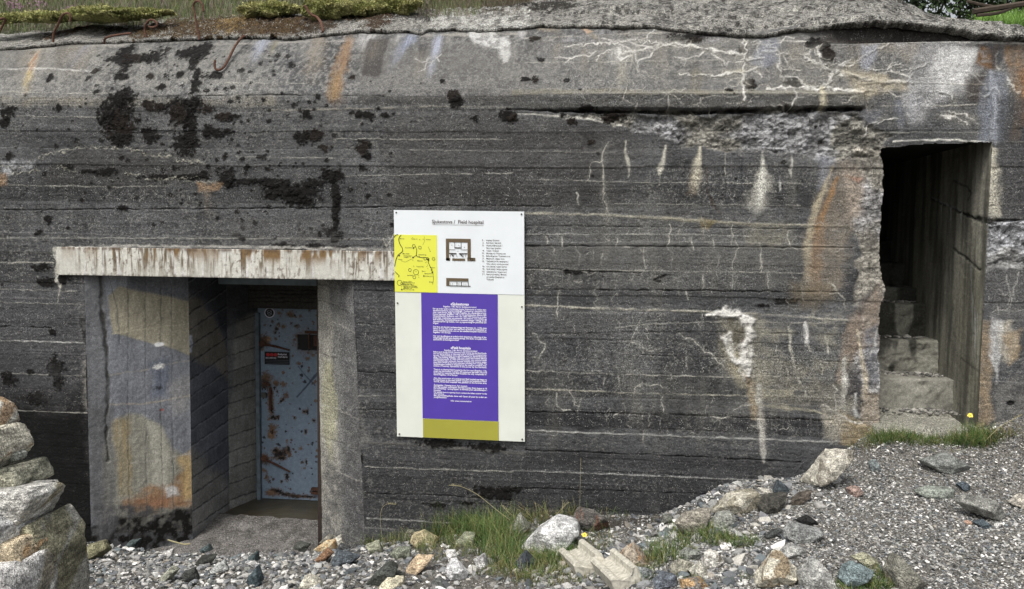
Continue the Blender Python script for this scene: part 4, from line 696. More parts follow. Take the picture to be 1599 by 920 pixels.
# ------------------------------------------------------------------ lintel beam
za, zb = at_y(300, 388.5, -.02)[2], at_y(300, 433, -.02)[2]; xa_, xb_ = at_y(89, 410, -.02)[0], at_y(640, 410, -.02)[0]
LB = Surf((0, -.028, 0), (1, 0, 0), (0, 0, 1), np.arange(xa_, xb_, .006), np.linspace(zb, za, 44), S(188, 186, 174))
Xl, Zl = LB.X, (LB.Z-zb)/(za-zb); s1n = fbm(Xl*34, Zl*.5, 3, 4, .7); s2n = fbm(Xl*60, Zl*.7+9, 6, 3); s3n = fbm(Xl*5, Zl*.3+4, 8, 3)
LB.col *= (.9+.25*s3n)[..., None]
def lay(m, c):
    LB.col = LB.col*(1-np.clip(m, 0, 1)[..., None])+np.array(c)*np.clip(m, 0, 1)[..., None]
lay(ss(.5, .6, s1n)*.75*ss(-.5, .7, Zl)*ss(.25, .6, s3n)*1.3, S(112, 100, 74)); lay(ss(.58, .66, s1n)*ss(.05, .9, Zl)*.8, S(96, 74, 40)); lay(ss(.6, .7, s2n)*.6, S(206, 206, 204))
rb_ = np.interp(Xl, [at_y(x, 410, 0)[0] for x in (90, 240, 270, 330, 420, 470, 560, 640)], [.2, .5, .8, .4, .9, .9, .6, .5])
lay(ss(.48, .6, fbm(Xl*16, Zl*.9+2, 5, 4))*ss(.35, .95, Zl)*rb_*1.5, S(122, 88, 22)); lay(ss(.86, 1, Zl+.12*(s2n-.5))*.8*ss(.35, .6, s2n), S(84, 58, 28)); lay(ss(.64, .7, fbm(Xl*60, Zl*8, 9, 3))*.7*ss(.3, .7, s3n), S(84, 60, 36)); lay(ss(.1, 0, Zl)*.7*ss(.4, .6, s2n), S(70, 56, 40))
LB.h += (s2n-.5)*.003; LB.build('lintel_beam', M_PAINT, BK, skirt=.12)
# ------------------------------------------------------------------ steel door
DR = bpy.data.objects.new('door', None); DR.location = (PE[0]-(-.8), 1.6, zdb+.7); DR.empty_display_size = .1; link(DR, BK); DR['label'] = 'blue grey steel door blotched with rust and small holes'
DY = 1.56
dx0 = at_y(404, 620, DY)[0]; dx1 = dx0+1.02
DS = Surf((0, DY, 0), (1, 0, 0), (0, 0, 1), np.arange(dx0, dx1, .0055), np.arange(zdb, zdt, .0055), S(96, 116, 134), seed=6)
DS.col *= (1+.18*(fbm(DS.X*3, DS.Z*5, 3, 4)-.5)*2)[..., None]; DS.h += (fbm(DS.X*4, DS.Z*4, 3, 3)-.5)*.012
RB, HOLE = S(92, 64, 38), S(12, 10, 10)
for cx, cy, rx, ry, c in ((442, 510, 3, 3, RB), (436, 489, 3, 2, RB), (452, 490, 4, 3, RB), (456, 493, 3, 2, RB), (469, 494, 2, 2, RB), (431, 514, 3, 3, HOLE), (463, 509, 3, 2, HOLE), (430, 520, 2, 2, HOLE), (412, 532, 9, 9, RB), (409, 537, 6, 6, S(54, 38, 26)), (420, 530, 3, 3, S(120, 84, 44)),
    (416, 590, 8, 7, RB), (414, 600, 6, 7, S(60, 42, 28)), (431, 599, 5, 4, RB), (442, 600, 3, 3, RB), (447, 617, 4, 3, RB), (442, 624, 3, 3, HOLE), (439, 627, 2, 2, HOLE), (433, 612, 2, 2, HOLE), (423, 625, 4, 20, RB), (424, 640, 3, 6, HOLE), (427, 652, 6, 4, HOLE), (434, 652, 2, 4, HOLE), (425, 672, 6, 10, RB), (423, 680, 5, 5, S(110, 80, 46)),
    (475, 643, 3, 2, HOLE), (480, 643, 2, 5, HOLE), (460, 652, 2, 2, HOLE), (490, 657, 3, 2, HOLE), (477, 674, 2, 4, HOLE), (435, 709, 10, 8, HOLE), (446, 705, 4, 5, S(40, 26, 18)), (440, 716, 6, 3, HOLE), (430, 704, 4, 3, HOLE), (450, 702, 3, 6, HOLE), (412, 716, 8, 8, RB), (412, 735, 4, 3, RB), (448, 745, 3, 6, HOLE), (440, 752, 2, 2, HOLE), (478, 722, 1.5, 4, HOLE), (470, 700, 2, 3, RB),
    (430, 767, 9, 4, HOLE), (422, 770, 8, 4, RB), (445, 772, 10, 3, HOLE), (462, 775, 12, 3, S(50, 32, 20)), (480, 776, 12, 2, HOLE), (416, 745, 3, 4, RB), (500, 488, 3, 3, HOLE), (498, 498, 2, 3, HOLE), (420, 556, 3, 2, RB), (445, 558, 4, 2, RB), (480, 560, 3, 2, RB), (467, 568, 3, 2, RB)):
    DS.blob(cx, cy, rx*.95+1, ry*.95+1, RB if c is HOLE else c, .7, 1, 40); DS.blob(cx, cy, rx*.8, ry*.8, c, .95, .8, 50, disp=-.004 if c is HOLE else .003)
for _ in range(190):
    x, y = random.uniform(406, 505), random.uniform(484, 776); r = random.choice([.8, 1, 1.3, 1.8, 2.4]); DS.blob(x, y, r, r, random.choice([RB, S(70, 46, 28), HOLE]), .9, .8, 60)
for x, y in ((418, 500), (446, 505), (463, 520), (437, 590), (450, 640), (470, 730), (448, 690), (425, 690), (490, 590)): DS.stroke([(x, y), (x, y+random.uniform(12, 30))], 2, S(112, 90, 66), .4, .8, 1, .3, fade=(1, .1))
DS.stroke([(466, 572), (480, 590), (492, 602)], 1.8, S(52, 66, 86), .9, .4, .5, .2); DS.stroke([(464, 620), (480, 602), (505, 572)], 3.2, S(44, 58, 78), .9, .4, .5, .1)
hz = DS.uv([(462, 518), (505, 550)]); bx = DS.X; bz = DS.Z
hole = (bx > DS.uv1(463, 530)[0]+.02*fbm(bz*20, bz, 3, 3)) & (bz < DS.uv1(470, 523)[1]) & (bz > DS.uv1(470, 548)[1]+.02*fbm(bx*20, bx, 5, 3))
DS.blob(480, 534, 24, 18, RB, .5, .6, 30)
DS.col[hole] = S(16, 13, 12); DS.h[hole] -= .03
DS.col = DS.col*1.75*np.array([.97, 1, 1.03]); DS.build('door_leaf', M_PAINT, DR, skirt=.04)
def dpt(px, py, y=DY-.03): return at_y(px, py, y)
bm = bmesh.new(); box(bm, (dpt(405, 640)+dpt(405, 640))/2-np.array([.012, -.015, 0]), (.02, 0, 0), (0, .03, 0), (0, 0, (zdt-zdb)/2)); o = bmobj('door_frame', bm, plain("frame_steel", S(104, 118, 128), .7, .35, 14, .3, 0, .4), DR, .003)
bm = bmesh.new(); tube(bm, [dpt(409, 537), dpt(430, 541), dpt(452, 547)], [.011, .012, .008]); tube(bm, [dpt(409, 537, DY), dpt(409, 537, DY-.06)], .03, 12); hd = bmobj('lever_handle', bm, M_RUST, DR)
bm = bmesh.new(); tube(bm, [dpt(412, 716), dpt(432, 726), dpt(453, 737)], [.011, .012, .008]); tube(bm, [dpt(412, 716, DY), dpt(412, 716, DY-.06)], .03, 12); bmobj('lever_handle', bm, M_RUST, DR)
bm = bmesh.new(); tube(bm, [dpt(422, 605), dpt(422, 640)], .012); tube(bm, [dpt(411, 598), dpt(421, 602)], .014); bmobj('hasp', bm, M_RUST, DR)
bm = bmesh.new(); box(bm, dpt(412, 617, DY-.05), (.026, 0, 0), (0, .012, 0), (0, 0, .026)); pl = bmobj('padlock', bm, plain("padlock_steel", S(100, 100, 96), .45, .2, 40, .5, .6), DR, .004)
bm = bmesh.new(); c = dpt(412, 611, DY-.05); tube(bm, [c+np.array([.016*math.cos(a), 0, .012+.022*math.sin(a)]) for a in np.linspace(0, math.pi, 9)], .0045); bmobj('shackle', bm, M_DARKSTEEL, pl)
bm = bmesh.new(); box(bm, (dpt(484, 519)+dpt(500, 519))/2, (.1, 0, 0), (0, .012, 0), (0, 0, .012)); box(bm, dpt(483, 533), (.006, 0, 0), (0, .01, 0), (0, 0, .07)); box(bm, dpt(505, 533), (.1, 0, 0), (0, .004, 0), (0, 0, .05)); bmobj('vision_slot', bm, M_RUST, DR)
bm = bmesh.new()
for y in (764, 770): box(bm, dpt(498, y), (.075, 0, 0), (0, .02, 0), (0, 0, .012))
bmobj('bottom_bracket', bm, M_RUST, DR)
# text helper
def text_geo(txt, size=1.0, bold=0.0):
    cu = bpy.data.curves.new('t', 'FONT'); cu.body = txt; cu.size = size; cu.resolution_u = 2; cu.fill_mode = 'FRONT'; cu.offset = bold
    ob = bpy.data.objects.new('t', cu); COL.objects.link(ob); dg = bpy.context.evaluated_depsgraph_get(); me = ob.evaluated_get(dg).to_mesh()
    me.calc_loop_triangles(); V = np.zeros(len(me.vertices)*3); me.vertices.foreach_get('co', V); T = np.zeros(len(me.loop_triangles)*3, np.int32); me.loop_triangles.foreach_get('vertices', T)
    ob.evaluated_get(dg).to_mesh_clear(); bpy.data.objects.remove(ob); bpy.data.curves.remove(cu); return V.reshape(-1, 3)[:, :2], T.reshape(-1, 3)
class Flat:
    """collects flat print on a board: f(u,v)->world point, a hair in front of the board"""
    def __init__(s, f): s.f = f; s.V = []; s.T = []; s.n = 0
    def add(s, V, T): s.V.append(np.array([s.f(*p) for p in V])); s.T.append(np.array(T)+s.n); s.n += len(V)
    def text(s, txt, u, v, size, width=None, align='L', bold=0.0):
        V, T = text_geo(txt, 1.0, bold)
        if not len(V): return
        x0, x1 = V[:, 0].min(), V[:, 0].max(); k = size if width is None else width/(x1-x0)
        X_ = (V[:, 0]-x0)*k; Y_ = V[:, 1]*size; Wd = X_.max()
        if align == 'C': X_ -= Wd/2
        s.add(np.stack([u+X_, v-Y_], 1), T[:, ::-1])
    def rect(s, a, b, c, d): s.add([(a, b), (c, b), (c, d), (a, d)], [(0, 1, 2), (0, 2, 3)])
    def line(s, pts, w):
        for p, q in zip(pts, pts[1:]):
            dx, dy = q[0]-p[0], q[1]-p[1]; L = math.hypot(dx, dy)+1e-9; nx, ny = -dy/L*w/2, dx/L*w/2; ex, ey = dx/L*w*.3, dy/L*w*.3
            s.add([(p[0]+nx-ex, p[1]+ny-ey), (q[0]+nx+ex, q[1]+ny+ey), (q[0]-nx+ex, q[1]-ny+ey), (p[0]-nx-ex, p[1]-ny-ey)], [(0, 1, 2), (0, 2, 3)])
    def ring(s, cx, cy, r, w, n=20): s.line([(cx+r*math.cos(a), cy+r*math.sin(a)) for a in np.linspace(0, 2*math.pi, n+1)], w)
    def disc(s, cx, cy, r, n=14): s.add([(cx, cy)]+[(cx+r*math.cos(a), cy+r*math.sin(a)) for a in np.linspace(0, 2*math.pi, n, endpoint=False)], [(0, i+1, (i+1) % n+1) for i in range(n)])
    def build(s, name, m, parent):
        V = np.vstack(s.V); T = np.vstack(s.T)
        a, b, c = V[T[:, 0]], V[T[:, 1]], V[T[:, 2]]; nn = np.cross(b-a, c-a); fl = (nn@(EYE-V.mean(0))) < 0; T[fl] = T[fl][:, ::-1]
        return npmesh(name, V, T, m, parent)
def stick(px0, py0, px1, py1, y):                 # sticker frame in its own photo-scale units
    a, b = at_y(px0, py0, y), at_y(px1, py1, y); sx, sz = (b[0]-a[0])/(px1-px0), (b[2]-a[2])/(py1-py0); return lambda u, v, d=0: np.array([a[0]+(u-px0)*sx, y-d, a[2]+(v-py0)*sz])
DF = DY-.014
g = stick(413, 549, 452, 570, DF)
def layer(f, d): return lambda u, v: f(u, v, d)
q = Flat(layer(g, 0)); q.rect(413, 549, 452, 570); st = q.build('alarm_sticker', M_BLACK, DR)
q = Flat(layer(g, .002)); [q.disc(x, 554, 2.9) for x in (418.5, 424.5, 430.5)]; q.build('red_dots', M_REDDOT, st)
q = Flat(layer(g, .002)); q.text('SECURITAS', 414.6, 560.4, 3.4, 17, bold=.02); q.text('Beskyttet', 434, 554, 4.0, 14, bold=.02); q.text('med alarm', 434, 558.2, 4.0, 15, bold=.02); q.build('lettering', M_LETTER, st)
q = Flat(layer(g, .002)); q.rect(414.5, 562.6, 451, 563.2); q.rect(414.5, 565.4, 451, 566); q.rect(416, 568, 451, 568.7); q.build('rule', plain("dim_print", S(90, 96, 110), .5), st)
g2 = stick(413, 480, 429, 497, DF); q = Flat(layer(g2, 0)); q.disc(421, 488.5, 8.2, 28); st = q.build('round_sticker', M_LETTER, DR)
q = Flat(layer(g2, .002)); q.disc(421, 488.5, 6.6, 28); q.build('sticker_centre', M_BLACK, st); q = Flat(layer(g2, .004)); q.ring(421, 488, 3.6, .8, 14); q.line([(417, 486), (425, 491)], 1); q.line([(417.5, 490.5), (424.5, 485.5)], .9); q.line([(419, 493), (423, 493)], .7); q.build('sticker_emblem', plain("grey_print", S(150, 156, 164), .5), st)
# ------------------------------------------------------------------ right doorway passage and its steps
JW = Surf((XJ, 0, 0), (0, 1, 0), (0, 0, 1), np.arange(0, 3.2, .009), np.arange(-.1, ZT+.15, .009), S(108, 107, 92), seed=8)
JW.poly([(1545, 215), (1545, 345), (1520, 345), (1515, 330), (1500, 225)], S(98, 96, 84), .8, 6, 5, streak=.4); JW.poly([(1500, 420), (1535, 420), (1535, 660), (1520, 660), (1490, 520)], S(106, 104, 84), .7, 8, 6, streak=.4)
P = JW
JW.stroke([(1452, 310), (1480, 322), (1505, 334), (1540, 347)], [1.5, 2, 3, 5], S(30, 30, 26), .9, .5, 1.5, .2, disp=-.008); JW.stroke([(1455, 309), (1500, 329)], 1.8, S(140, 146, 146), .6, .6, 1, .3); JW.stroke([(1488, 388), (1505, 400), (1530, 422)], 2, S(30, 30, 26), .8, .5, 1.5, .2, disp=-.008); JW.stroke([(1488, 283), (1510, 290), (1517, 302), (1512, 312)], 2, S(30, 28, 24), .8, .5, 1, .2)
for x, y0, y1, a in ((1470, 320, 375, .8), (1480, 325, 360, .6), (1484, 325, 360, .7), (1463, 330, 365, .5), (1500, 333, 350, .7), (1495, 250, 320, .3), (1516, 415, 460, .6), (1518, 460, 560, .7), (1522, 480, 570, .8), (1526, 490, 560, .6), (1451, 380, 430, .4)): JW.stroke([(x, y0), (x+1, y1)], 2.2, S(150, 152, 150), a, .8, .8, .3, fade=(1, .8, .2))
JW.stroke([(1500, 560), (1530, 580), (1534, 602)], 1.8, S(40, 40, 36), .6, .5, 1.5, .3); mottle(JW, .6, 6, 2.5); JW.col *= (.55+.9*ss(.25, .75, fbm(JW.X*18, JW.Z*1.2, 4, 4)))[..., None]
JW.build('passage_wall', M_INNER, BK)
XRi = at_y(1376, 440, 0)[0]-.02
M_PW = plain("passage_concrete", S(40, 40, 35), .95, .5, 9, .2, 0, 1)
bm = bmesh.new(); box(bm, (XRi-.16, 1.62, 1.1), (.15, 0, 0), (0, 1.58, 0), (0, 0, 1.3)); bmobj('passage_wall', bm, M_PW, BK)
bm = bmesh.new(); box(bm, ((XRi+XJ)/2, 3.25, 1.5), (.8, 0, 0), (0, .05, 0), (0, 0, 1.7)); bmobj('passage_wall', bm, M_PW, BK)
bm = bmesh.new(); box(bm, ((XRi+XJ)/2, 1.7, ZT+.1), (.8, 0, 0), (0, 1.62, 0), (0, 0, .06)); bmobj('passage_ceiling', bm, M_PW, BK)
ys = [.42, .73, 1.0, 1.24, 1.55, 1.9]; tops = [at_y(1440, 592, .42)[2], at_y(1430, 532, .73)[2], at_y(1420, 474, 1.0)[2], at_y(1410, 448, 1.24)[2]]; tops += [tops[-1]+.2, tops[-1]+.4]
for i, (y, zt) in enumerate(zip(ys, tops)):
    x0, x1 = XRi-.02, XJ+.02; yn = (ys+[3.2])[i+1]+.03 if i < 5 else 3.2; nx, nr, nt_ = 90, 28, 36; z0 = (tops[i-1]-.03) if i else .1
    u = np.linspace(0, 1, nx); prof = [(y, z0+(zt-.02-z0)*k) for k in np.linspace(0, 1, nr)]+[(y+.006, zt-.008), (y+.02, zt)]+[(y+.02+(yn-y-.02)*k, zt) for k in np.linspace(0.03, 1, nt_)]
    G = np.array([[(x0+(x1-x0)*a, p[0], p[1]) for a in u] for p in prof]); r = fbm(G[..., 0]*5+i, G[..., 2]*5+G[..., 1]*5, i, 6, .65)-.5; G[..., 1] += r*.09*ss(0, .02, G[..., 2]-z0)*(G[..., 1] < y+.04); G[..., 2] += r*.045*ss(.3, .9, (G[..., 2]-z0)/(zt-z0))
    base = [S(122, 120, 108), S(118, 117, 104), S(112, 112, 98), S(100, 100, 88), S(50, 50, 44), S(50, 50, 44)][i]; Cc = np.zeros(G.shape)+base; Cc *= (1+1.0*(fbm(G[..., 0]*5, G[..., 2]*7+G[..., 1]*5, i+3, 4)-.5))[..., None]  # inner steps painted darker, for the shade deep in the passage
    st_ = ss(.54, .62, fbm(G[..., 0]*6+i*3, G[..., 2]*2+G[..., 1]*2, i+5, 4))*.85; Cc = Cc*(1-st_[..., None])+S(34, 34, 28)*st_[..., None]
    nv, nu = G.shape[:2]; idx = np.arange(nv*nu).reshape(nv, nu); f = np.stack([idx[:-1, :-1], idx[:-1, 1:], idx[1:, 1:], idx[1:, :-1]], -1).reshape(-1, 4)
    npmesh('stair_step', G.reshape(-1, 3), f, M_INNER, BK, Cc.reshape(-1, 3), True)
rp = np.random.RandomState(4); Vp, Fp, Cp = [], [], []
bmi = bmesh.new(); bmesh.ops.create_icosphere(bmi, subdivisions=1, radius=1); Vi = np.array([v.co[:] for v in bmi.verts]); Fi = np.array([[v.index for v in f.verts] for f in bmi.faces]); bmi.free()
for i in range(420):
    k = rp.choice([0, 0, 1, 1, 2, 3]); fr = rp.rand()**2; x = XJ-.02-abs(rp.normal(0, .28 if k else .3)); x = max(x, XRi+.03); y0_ = ([.1]+ys)[k]+.04; y = y0_+(ys[k]-y0_-.03)*(1-fr*.7); z = (at_y(1440, 648, .2)[2] if k == 0 else tops[k-1])+.004
    s_ = rp.uniform(.005, .02)*(1.6 if rp.rand() < .12 else 1); Vp.append(Vi*rp.uniform(.6, 1.3, (len(Vi), 1))*np.array([s_, s_*.8, s_*.55])+np.array([x, y, z])); Fp.append(Fi+i*len(Vi)); g_ = rp.uniform(70, 170); Cp.append(np.repeat(S(g_, g_*.98, g_*.92)[None], len(Vi), 0))
PEB = (np.vstack(Vp), np.vstack(Fp), np.vstack(Cp))
a, b, c, d = at_y(1368, 667, -.1), at_y(1506, 668, -.1), at_y(1488, 640, .44), at_y(1372, 636, .44)
zz = at_y(1440, 656, .1)[2]; quadslab('threshold_slab', [(XRi, -.1, zz-.02), (XJ-.1, -.09, zz-.01), (XJ-.06, .44, zz+.02), (XRi, .44, zz+.02)], zz-.3, M_SOIL, BK, 80, .012, S(140, 138, 122), None, 3)
# ------------------------------------------------------------------ steel bars sticking from the roof joint
def hook(pts, y0, r=.009, label=None):
    y = y0 if isinstance(y0, list) else [y0]*len(pts); P = [at_y(p[0], p[1], q) for p, q in zip(pts, y)]; bm = bmesh.new(); tube(bm, smooth_path(P, 6), r, 8)
    o = bmobj('rebar_hook', bm, M_RUST, BK)
    if label: o['label'] = label
hook([(-2, 52), (4, 40), (8, 31), (3, 29), (-3, 33), (-10, 45)], [.3, .3, .28, .25, .24, .24])
hook([(83, 66), (84, 52), (90, 40), (95, 28), (100, 22), (107, 21), (110, 26), (109, 34)], [.33, .32, .3, .28, .27, .27, .27, .27], label='hooked rusty bar')
hook([(163, 68), (164, 61), (172, 57), (188, 54), (205, 52)], [.35, .3, .28, .26, .24]); hook([(228, 58), (226, 46), (229, 36), (236, 31), (243, 34), (245, 40), (238, 43), (232, 41)], [.36, .36, .34, .33, .33, .33, .34, .35])
hook([(312, 62), (308, 44), (305, 26), (302, 10), (305, 3), (311, 2), (316, 8), (318, 18)], [.4, .4, .4, .4, .38, .36, .35, .35], label='tall rusty bar bent into a hook'); hook([(382, 56), (376, 60), (366, 74), (358, 90), (350, 104), (343, 109), (337, 108), (335, 100), (336, 94)], [.34, .3, .24, .18, .12, .1, .1, .1, .1], .0095, 'rusty bar bent down over the wall')
hook([(504, 50), (502, 38), (496, 28), (485, 22), (478, 12), (475, 9)], [.4, .45, .5, .5, .5, .5], .011)
# ------------------------------------------------------------------ information board
BY = -.03
q4 = [at_y(615, 328, BY), at_y(818.5, 330.5, BY), at_y(819.5, 690, BY), at_y(620, 681.5, BY)]
def bd(px, py, d=0):
    """board units: u 0..204 across, v 0..357 down"""
    u, v = px/204.0, py/357.0; p = (q4[0]*(1-u)+q4[1]*u)*(1-v)+(q4[3]*(1-u)+q4[2]*u)*v; return np.array([p[0], BY-d, p[2]])
BOARD = empty('information_board', (float(bd(102, 178)[0]), BY, float(bd(102, 357)[2])), 'tall white, purple and yellow field hospital information board screwed to the wall', 'information board')
def panel(name, u0, v0, u1, v1, d, m, th=.006):
    bm = bmesh.new(); c = [bd(u0, v0, d), bd(u1, v0, d), bd(u1, v1, d), bd(u0, v1, d)]; f = [bm.verts.new(p) for p in c]; b = [bm.verts.new(p+np.array([0, th, 0])) for p in c]
    bm.faces.new(f); bm.faces.new(b[::-1]); [bm.faces.new((f[i], b[i], b[(i+1) % 4], f[(i+1) % 4])) for i in range(4)]
    return bmobj(name, bm, m, BOARD)
panel('top_panel', 0, 0, 204, 127.6, .002, M_WHITE, .012); panel('bottom_panel', 0, 128, 204, 357, 0, M_CREAM, .012)
panel('map_panel', 0, 38, 68, 127.2, .004, M_YELLOW, .0015); PUR = panel('text_panel', 42, 128, 162.5, 326, .004, M_PURPLE, .0035); panel('base_panel', 42.5, 327, 163, 356.6, .004, M_OLIVE, .0035)
for u, v in ((4, 4), (200, 4), (4, 145), (200, 146), (4, 353), (200, 353)):
    bm = bmesh.new(); tube(bm, [bd(u, v, -.002), bd(u, v, .0075)], .006, 8); bmobj('screw', bm, M_DARKSTEEL, BOARD)

ly = lambda d: (lambda u, v: bd(u, v, d))
t = Flat(ly(.005)); t.text('Sjukestova /  Field hospital', 60.5, 19.6, 7.6, 80.5, bold=.012); t.rect(61, 21.6, 141, 22.0); t.build('title_lettering', M_TITLE, BOARD)
K = Flat(ly(.005))
lst = [('1.', 'Inngang / Entrance'), ('2.', 'Kald sluse / Gas lock'), ('3.', 'Underoffiserssal /'), ('', 'Sick men quarter'), ('4.', 'Toalett / Toilet(s)'), ('5.', 'Mannskapsrom / Dressing room'), ('6.', 'Behandlingsrom / Treatment room'), ('7.', 'Maskinrom / Engine room'), ('8.', 'Oppholdsrom for sanitetspers. /'), ('', 'Crew room for nursing personnel'), ('9a', 'Lett skadde / Light injuries'), ('9b', 'Hardt skadde / Severe injuries'), ('10', 'Operasjonsrom / Surgery ward'), ('11.', 'Nærforsvarsstilling / Machine'), ('', 'gun position (Ringstand no.'), ('', 'Tobruk)')]
wds = [20, 23, 25, 23, 19, 30, 37, 28, 35, 34, 32, 32, 31, 31, 28, 11]
for i, ((n, s_), wd) in enumerate(zip(lst, wds)):
    v = 45.4+i*4.04
    if n: K.text(n, 139, v, 3.0, 2.4*len(n)*.55+.6, bold=.01)
    K.text(s_, 145.3, v, 3.0, wd, bold=.012)
K.build('legend_lettering', M_INK, BOARD)
# plan and section drawing of the building
B_ = Flat(ly(.005))
for r_ in ((82, 43, 121, 48.5), (82, 48.5, 87, 77), (116, 48.5, 121, 73), (82, 73, 88.5, 77), (92, 73.4, 112, 77), (115.5, 72, 128, 77)): B_.rect(*r_)
B_.rect(82, 104, 117, 108.5); B_.rect(82, 108.5, 87, 116.5); B_.build('plan_walls', M_BROWNPLAN, BOARD)
D_ = Flat(ly(.0065))
for p in (((96, 48.5), (96, 58)), ((106, 48.5), (106, 58)), ((87, 60), (96, 60)), ((106, 60), (116, 60)), ((87, 65.5), (92, 65.5)), ((112, 65.5), (116, 65.5))): D_.line(p, .7)
for p in (((88, 66), (98, 66)), ((103, 66), (115, 66)), ((96, 57), (105, 57)), ((91, 67), (93, 70)), ((104, 66), (108, 70))): D_.line(p, 1.6)
for x, y in ((91.5, 53), (102.5, 53), (111, 56), (101, 62)): D_.disc(x, y, .6, 8)
for x in (89, 94, 99, 109, 113): D_.line([(x, 68), (x, 71)], .5)
D_.ring(122.5, 74.6, 1.8, .9, 10); D_.line([(87, 116), (120, 116)], 1.2); D_.line([(99, 109.5), (99, 116)], .8); D_.line([(106, 109.5), (106, 116)], 1); D_.line([(87, 109.5), (116, 109.5)], .5); D_.line([(116.5, 109), (117, 116)], .8)
for x in (89, 92, 102, 110, 113): D_.line([(x, 112), (x, 115)], .4)
D_.build('plan_lines', M_INK, BOARD)
mp = Flat(ly(.006)); mo = lambda x, y: ((x-30)/9.78+0.0, 38+(y-38)/9.72)   # zoomed map reading, 0..68 x 38..127
def ml(pts, w_): mp.line(smooth_path([mo(*p)+(0,) for p in pts], 4), w_)
ml([(140, 45), (105, 95), (115, 170), (155, 240), (158, 290), (110, 330), (75, 370), (50, 440), (33, 520)], 1.0); ml([(32, 80), (60, 45), (90, 40)], .9); ml([(40, 600), (80, 640), (100, 660), (92, 680)], .9)
ml([(360, 215), (380, 260), (375, 340), (400, 370), (470, 378), (540, 380), (570, 400), (560, 440), (580, 500), (610, 540)], .8); ml([(375, 345), (330, 375)], .8); ml([(625, 600), (635, 700), (620, 780)], .45); ml([(130, 430), (200, 450), (260, 420), (310, 400)], .3); ml([(560, 215), (590, 280)], .4); ml([(500, 60), (505, 120), (475, 190)], .3)
for x, y, r_ in ((335, 205, 2.3), (430, 228, 2.2), (510, 395, 2.1), (550, 395, 1.8), (640, 395, 2.2), (270, 570, 2.3), (365, 600, 4.2), (338, 678, 2.3), (108, 768, 4.1), (140, 780, 1.9)): mp.ring(*mo(x, y), r_, .55, 16)
for x, y, r_ in ((330, 240, 1.2), (108, 355, 1.2), (320, 380, 1.3), (550, 408, 1.3), (415, 360, .8), (608, 562, 1.3), (620, 596, 1.4), (488, 657, 1.2), (140, 870, 1.2), (408, 655, .5), (408, 680, .5), (318, 418, .5), (332, 510, .6), (535, 445, .5), (515, 455, .5), (545, 490, .5), (535, 512, .5), (550, 545, .5), (590, 285, .6), (483, 100, .6), (430, 110, .6), (140, 822, .4), (140, 845, .4), (365, 590, .5), (318, 80, .5)): mp.disc(*mo(x, y), r_, 10)
for s_, x, y, wd in (('Marka', 120, 106, 7), ('Radar st.', 300, 106, 10), ('Hovden', 530, 112, 7), ('Kommando', 205, 240, 10), ('Minefelt', 160, 332, 11), ('Ammunisjon', 175, 362, 13), ('Lager 1', 180, 382, 10), ('Ildleiing', 410, 342, 12), ('Kanon', 95, 420, 6), ('Messe', 390, 436, 8), ('Parkering', 375, 522, 11), ('Nord fort', 585, 535, 8), ('Bru', 460, 590, 5), ('Sjukestova', 495, 625, 12), ('Brakke nr. 4', 510, 664, 11), ('Lyskaster', 230, 655, 9), ('Kai', 570, 752, 6), ('Kanon stilling', 165, 755, 14), ('Nærforsvar nord', 165, 770, 18), ('Mast og vakt', 165, 790, 14), ('Bunker i fjell', 165, 803, 17), ('Løpegrav og sti til stilling', 165, 822, 22), ('Veg og sti rundt fortet', 165, 838, 23), ('Minefelt ute', 165, 855, 14), ('Du er her nå', 165, 876, 17)): u, v = mo(x, y); mp.text(s_, u, v, 2.1, wd, bold=.012)
mp.build('map_drawing', M_INK, BOARD)
T_ = Flat(ly(.0055)); sk = lambda u: (u-102)*0.0
nor = ['Før og under andre verdskrigen bygde Wehrmacht ei rekkje stan-', 'dardiserte bunkerar og kanonstillingar i Tyskland og i okkuperte om-', 'råde i heile Europa. Bygga vart kalla Regelbau, dvs. standardiserte bygg.', 'Denne bygningen, Regelbau 118b, var eit sanitetsbunker (Marine San-', 'itätsunterstand). Bunkeren vart i åra 1942-1944 bemanna av tyske', 'med lege, mannskap og pasientar. På mellom rom tilfelle og', 'fjell festning. Sanitetsbunkeren inneheld senger i tillegg til eit', 'operasjonsrom og toalett, rom og oppvarming for personell om', 'krigen.', '', 'Det finst eit identisk sanitetsanlegg ved Ramsøya (nr. 117b), men', 'denne er tom. Alt utstyr vart sett bort og brukt til vedlikehald av', 'denne sanitetsbunkeren, som er den einaste komplett restaurerte', 'Regelbau 118 i Europa.', '', 'Her vart òg påbegynt ei underjordisk sjukestove i tilknyting til fes-', 'tningsbygget på den tyske festning planlagt. Det skulle vere plass til tre', 'sjukestover på festningsområdet.']
